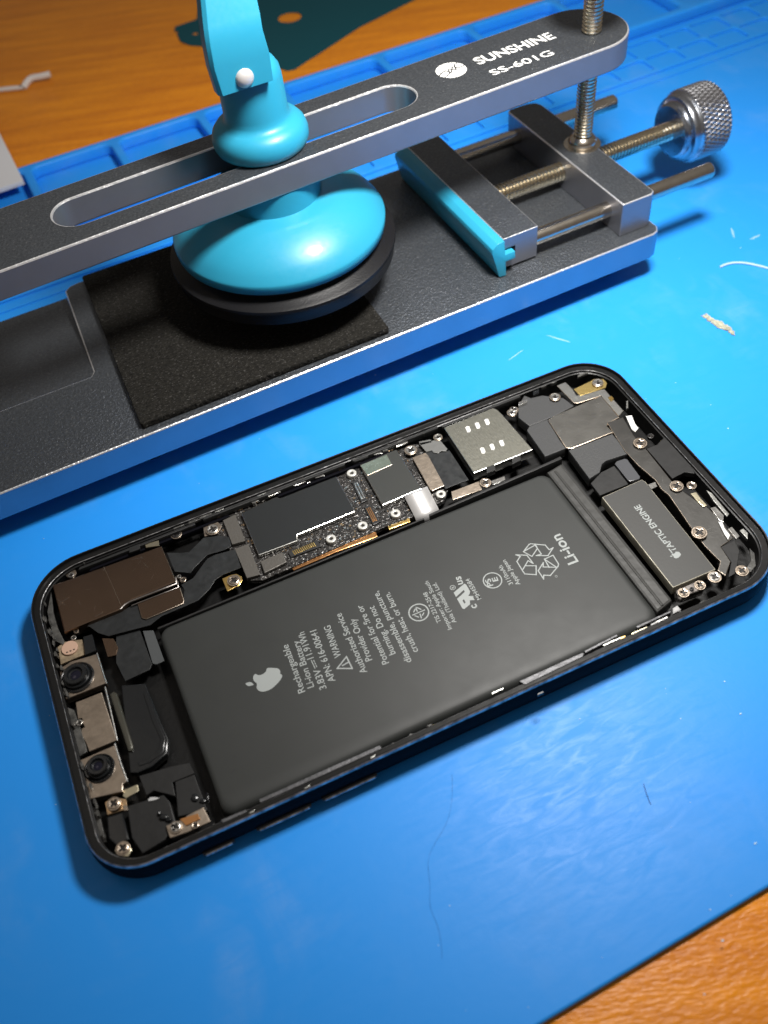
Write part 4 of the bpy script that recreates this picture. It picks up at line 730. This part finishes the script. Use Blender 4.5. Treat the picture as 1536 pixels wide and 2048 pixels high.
lens(lens1, 5.6, 3.6); lens(lens2, 5.6, 3.0)
link('flash_disc', solid_me([ring(*flash, 1.75, 32)], 5.2, 5.75, .1), 'pink_disc', last['flash_board'])
for k in range(3): link('flash_mark', solid_me([rrect(flash[0] - .9 + k * .75, flash[1] - 1.1, flash[0] - .5 + k * .75, flash[1] - .8, .05, 2)], 5.7, 5.78), 'dark', last['flash_board'])
cs = last['camera_shield']
link('shield_ridge', tube_me([(a_, b_, 6.75) for a_, b_ in crease], .28, 10), 'chrome_dark', cs)
link('shield_ridge', tube_me([(a_ + .1, b_ - .85, 6.35) for a_, b_ in crease[2:]], .16, 8), 'chrome_dark', cs)
link('edge_rail', tube_me([(a_, b_, 5.5) for a_, b_ in railA], .22, 8), 'steel_light', ph)
link('edge_rail', tube_me([(a_, b_, 5.1) for a_, b_ in railB], .22, 8), 'steel_light', ph)
link('edge_rail', tube_me([(a_, b_, 5.5) for a_, b_ in railC], .22, 8), 'steel_light', ph)
# curled metal tab on the board
x0, y0 = chrome[0]; x1, y1 = chrome[2]
xa, xb = min(q[0] for q in chrome), max(q[0] for q in chrome); ya, yb = min(q[1] for q in chrome), max(q[1] for q in chrome)
bm = bmesh.new(); n = 14; L1 = []; L2 = []
for i in range(n + 1):
    t = i / n; yy = yb - (yb - ya) * min(1, t * 1.25) ** .96; zq = 6.6 - .30 * (yb - yy) - (3.0 * (t - .7) / .3 if t > .7 else 0)
    L1.append(bm.verts.new((xa, yy, zq))); L2.append(bm.verts.new((xb, yy, zq)))
for i in range(n): bm.faces.new((L1[i], L1[i + 1], L2[i + 1], L2[i]))
me = bpy.data.meshes.new('c'); bm.to_mesh(me); bm.free()
o = link('curled_tab', me, 'chrome', board); sm_ = o.modifiers.new('s', 'SOLIDIFY'); sm_.thickness = .25 * U
# small components on the board
random.seed(3)
bx0, bx1 = min(q[0] for q in board_poly), max(q[0] for q in board_poly)
def inside(px_, py_, poly):
    c = False; j = len(poly) - 1
    for i in range(len(poly)):
        if (poly[i][1] > py_) != (poly[j][1] > py_) and px_ < (poly[j][0] - poly[i][0]) * (py_ - poly[i][1]) / (poly[j][1] - poly[i][1]) + poly[i][0]: c = not c
        j = i
    return c
blockers = [p[6] for p in PARTS if p[1] == 'logic_board' or p[0] in ('screw_tab', 'coax_guide', 'flex_cable', 'bracket')]
for kind, cnt in (('dark', 420), ('steel_light', 110), ('brass', 60)):
    bm = bmesh.new(); k = 0; tries = 0
    while k < cnt and tries < 20000:
        tries += 1
        X = random.uniform(bx0, bx1); Y = random.uniform(46, 75)
        if not inside(X, Y, board_poly) or any(inside(X, Y, q) for q in blockers): continue
        if any(math.hypot(X - q[0], Y - q[1]) < 1.5 for q in STAND): continue
        s_ = random.uniform(.12, .32); h_ = random.uniform(.1, .3)
        bmesh.ops.create_cube(bm, size=1, matrix=Matrix.Translation((X, Y, 4.7 + h_ / 2)) @ Matrix.Rotation(random.choice((0, math.pi / 2)), 4, 'Z') @ Matrix.Diagonal((s_ * 1.8, s_, h_, 1))); k += 1
    me = bpy.data.meshes.new('q'); bm.to_mesh(me); bm.free()
    tag(link('circuit_component', me, kind if kind != 'dark' else 'conn_dark', board, smooth=None), kind='stuff')
# connector pins
cons = [p for p in PARTS if p[0] == 'connector']
for ci, p in enumerate(cons):
    q = p[6]; pm = []
    lx = math.hypot(q[1][0] - q[0][0], q[1][1] - q[0][1]); ly = math.hypot(q[3][0] - q[0][0], q[3][1] - q[0][1])
    long01 = lx > ly; nn = 12 if ci == 0 else (2 if ci == 1 else 3)
    u = (q[1][0] - q[0][0], q[1][1] - q[0][1]); v = (q[3][0] - q[0][0], q[3][1] - q[0][1])
    for k in range(nn):
        t0 = .12 + .76 * (k + .15) / nn; t1 = .12 + .76 * (k + .7) / nn
        a_, b_, c_, d_ = (t0, t1, .12, .88) if ci == 0 else ((t0, t1, .12, .88) if not long01 else (.12, .88, t0, t1))
        pm.append(solid_me([[(q[0][0] + u[0] * s + v[0] * t, q[0][1] + u[1] * s + v[1] * t) for s, t in ((a_, c_), (b_, c_), (b_, d_), (a_, d_))]], 5.1, 5.32, .03))
    link('connector_pins', join(*pm), ('gold', 'steel_light', 'copper')[ci], board)
# reader slots are parts with white highlights painted in; recess lines around the battery
link('end_ridge', tube_me([(121.3, 47.8, 5.62), (121.7, 5.4, 5.62)], .4, 10), 'battery_tape', ph)
link('inner_wall', solid_me([[(24.2, 49.0), (88, 49.4), (88, 49.8), (24.2, 49.5)]], 2, 5.6, .1), 'matte_black', ph)
link('inner_wall', solid_me([[(89.3, 49.6), (121, 50.6), (124.4, 50.8), (124.4, 49.9), (121, 49.9), (89.3, 49.0)]], 2, 6.4, .12), 'matte_black', ph)
link('inner_wall', solid_me([[(124.4, 50.8), (125.1, 50.8), (125.3, 7.0), (124.6, 7.0)]], 2, 3.6, .12), 'matte_black', ph)
# far side channel: ledges and small bits
for (x0, x1, y, z, m) in ((12, 40, 72.6, 6.5, 'matte_black'), (42, 78, 72.9, 6.7, 'matte_black'), (80, 103, 73.0, 6.8, 'matte_black'), (104, 126, 72.9, 6.6, 'matte_black'), (60, 90, 71.9, 5.8, 'frame_black'), (14, 48, 71.8, 5.6, 'frame_black')):
    link('side_ledge', solid_me([[(x0, y - .3), (x1, y - .3), (x1, y + .4), (x0 + .6, y + .4)]], z - 1.5, z, .12), m, ph)
random.seed(11)
cr_ = []
for k in range(70):
    s = random.random()
    if s < .35: X, Y = random.uniform(2.2, 3.3), random.uniform(8, 68)
    elif s < .7: X, Y = random.uniform(10, 140), random.uniform(72.4, 73.6)
    else: X, Y = random.uniform(10, 145), random.uniform(1.4, 2.3)
    cr_.append(solid_me([blob(X, Y, random.uniform(.3, 1.5) if s > .35 else .5, random.uniform(.15, .4) if s > .35 else 1.3, 0, 7, .45)], 5.6, random.uniform(6.3, 7.0), .03))
tag(link('glue_residue', join(*cr_), 'gray_rough', ph), kind='stuff')

# ---- printing on the battery
Z = 6.306
caps = {'Li-ion': 2.5, 'E': 1.25, 'PS': 1.25, 'us': 1.7, 'c': 1.7, 'MH45584': 1.0, '3110mAh': 1.0, 'Apple Japan': 1.0, 'TIS 2217-2548': 1.0, 'Importer: Apple South': 1.0, 'Asia (Thailand) Ltd.': 1.0}
tm = [text_me(s, a_, b_, Z, .006 if s not in ('Li-ion', 'E', 'PS', 'us', 'c') else .02, caps.get(s, 1.5)) for s, a_, b_ in text]
link('printed_text', join(*tm), 'print_gray', batt, smooth=None)
# apple silhouette
def apple(cx, cy, s, z):
    # local x -> +y of the phone, local up -> -x
    bz = [(0, -1.0), (.18, -1.06), (.42, -1.0), (.62, -.72), (.78, -.36), (.60, -.20), (.50, .06), (.55, .34), (.74, .52), (.56, .72), (.30, .76), (.08, .67), (-.06, .67), (-.30, .77), (-.58, .68), (-.76, .42), (-.80, .06), (-.70, -.36), (-.48, -.78), (-.26, -1.03), (-.08, -1.04)]
    P2 = []
    n = len(bz)
    for i in range(n):
        p0, p1, p2, p3 = bz[i - 1], bz[i], bz[(i + 1) % n], bz[(i + 2) % n]
        for t in (0, .25, .5, .75):
            P2.append(tuple(.5 * (2 * p1[k] + (p2[k] - p0[k]) * t + (2 * p0[k] - 5 * p1[k] + 4 * p2[k] - p3[k]) * t * t + (3 * p1[k] - p0[k] - 3 * p2[k] + p3[k]) * t ** 3) for k in (0, 1)))
    leaf = []
    for i in range(9): t = i / 8; leaf.append((.02 + .34 * t + .10 * math.sin(math.pi * t) * -1, .86 + .48 * t + .10 * math.sin(math.pi * t)))
    for i in range(1, 8): t = 1 - i / 8; leaf.append((.02 + .34 * t + .12 * math.sin(math.pi * t), .86 + .48 * t - .10 * math.sin(math.pi * t)))
    f2 = lambda L: [(cx - q[1] * s, cy + q[0] * s) for q in L]
    return join(solid_me([f2(P2)], z, z + .006), solid_me([f2(leaf)], z, z + .006))
AP = apple_pts
sy = (AP[3][1] - AP[4][1])
link('printed_emblem', apple((AP[0][0]), AP[0][1], 3.1, Z), 'print_gray', batt, smooth=None)
link('printed_emblem', apple(*apple2[0], 1.0, 6.306), 'print_gray', eng, smooth=None)
tx = text2[0]; link('printed_text', text_me(tx[0], tx[1], tx[2], 6.306, .022, 1.5), 'print_gray', eng, smooth=None)
marks_ = [stroke_me(tri, .28, Z, True), stroke_me(tri_i[:2], .28, Z), stroke_me(tri_i[2:], .28, Z)]
tr_ = math.hypot(tis_r[0] - tis[0], tis_r[1] - tis[1]); pr_r = math.hypot(pse_r[0] - pse[0], pse_r[1] - pse[1])
marks_.append(solid_me([ring(*tis, tr_), ring(*tis, tr_ - .28)], Z, Z + .006))
marks_ += [stroke_me(s, .24, Z + .002) for s in tis_seg]
marks_.append(solid_me([ring(*pse, pr_r), ring(*pse, pr_r - .24)], Z, Z + .006))
marks_.append(solid_me([ru, ru_hole], Z, Z + .006))
marks_.append(solid_me([ring(*reg, .62), ring(*reg, .5)], Z, Z + .006)); marks_.append(text_me('R', (reg[0] + .28, reg[1] - .22), (reg[0] + .28, reg[1] + .26), Z, .03))
marks_ += [stroke_me(s, .24, Z + .002 * i, i in (0, 2, 4, 5)) for i, s in enumerate(rec) if i not in (4, 5)]
marks_ += [stroke_me(rec[4], .24, Z + .009), stroke_me(rec[5], .24, Z + .011)]
marks_.append(solid_me([ring(*degree, .28, 16), ring(*degree, .2, 16)], Z, Z + .006))
# direct current sign between 3.83V and 11.91Wh
(v0, v1), (w0, w1) = [(a_, b_) for s, a_, b_ in text if s in ('3.83V', '11.91Wh')]
ga, gb = v1[1] + .5, w0[1] - .4; gx = (v1[0] + w0[0]) / 2
marks_.append(stroke_me([(gx - .75, ga), (gx - .75, gb)], .17, Z))
for k in range(3):
    st = (gb - ga) / 3; marks_.append(stroke_me([(gx - .3, ga + st * k + .12), (gx - .3, ga + st * (k + .7))], .17, Z + .001))
link('printed_symbols', join(*marks_), 'print_gray', batt, smooth=None)
ink = []
for i, (a_, b_) in enumerate(marks):
    for k in range(5 if i < 2 else 2): ink.append(solid_me([blob(a_ + random.uniform(-.4, .4), b_ + random.uniform(-.5, .5), random.uniform(.2, .8), .2, random.random() * 3, 7, .4)], Z, Z + .004 + .001 * k))
link('ink_mark', join(*ink), 'print_dark', batt, smooth=None)

# seams, fold lines and score marks on the covers
def marks_on(parent, lines, r, m):
    link('seam_line', join(*[tube_me(q, r, 6) for q in lines]), m, parent)
marks_on(cs, [[(17.6, 70.0, 6.9), (18.2, 63.5, 6.9), (18.6, 57.4, 6.9)]], .05, 'steel_tan')
random.seed(21)
for nm, z_ in (('bottom_plate', 6.2), ('speaker_plate', 6.0), ('camera_shield', 6.9)):
    pl_ = [p for p in PARTS if p[0] == nm][0][6]; xs_ = [p[0] for p in pl_]; ys_ = [p[1] for p in pl_]; q = []
    while len(q) < 16:
        X, Y = random.uniform(min(xs_), max(xs_)), random.uniform(min(ys_), max(ys_)); a_ = random.uniform(0, 3.1); L_ = random.uniform(.8, 3)
        e_ = (X + L_ * math.cos(a_), Y + L_ * math.sin(a_))
        if inside(X, Y, pl_) and inside(*e_, pl_): q.append(stroke_me([(X, Y), e_], .03, z_ + .001 + .0003 * len(q)))
    link('scratch', join(*q), 'steel_light', last[nm], smooth=None)
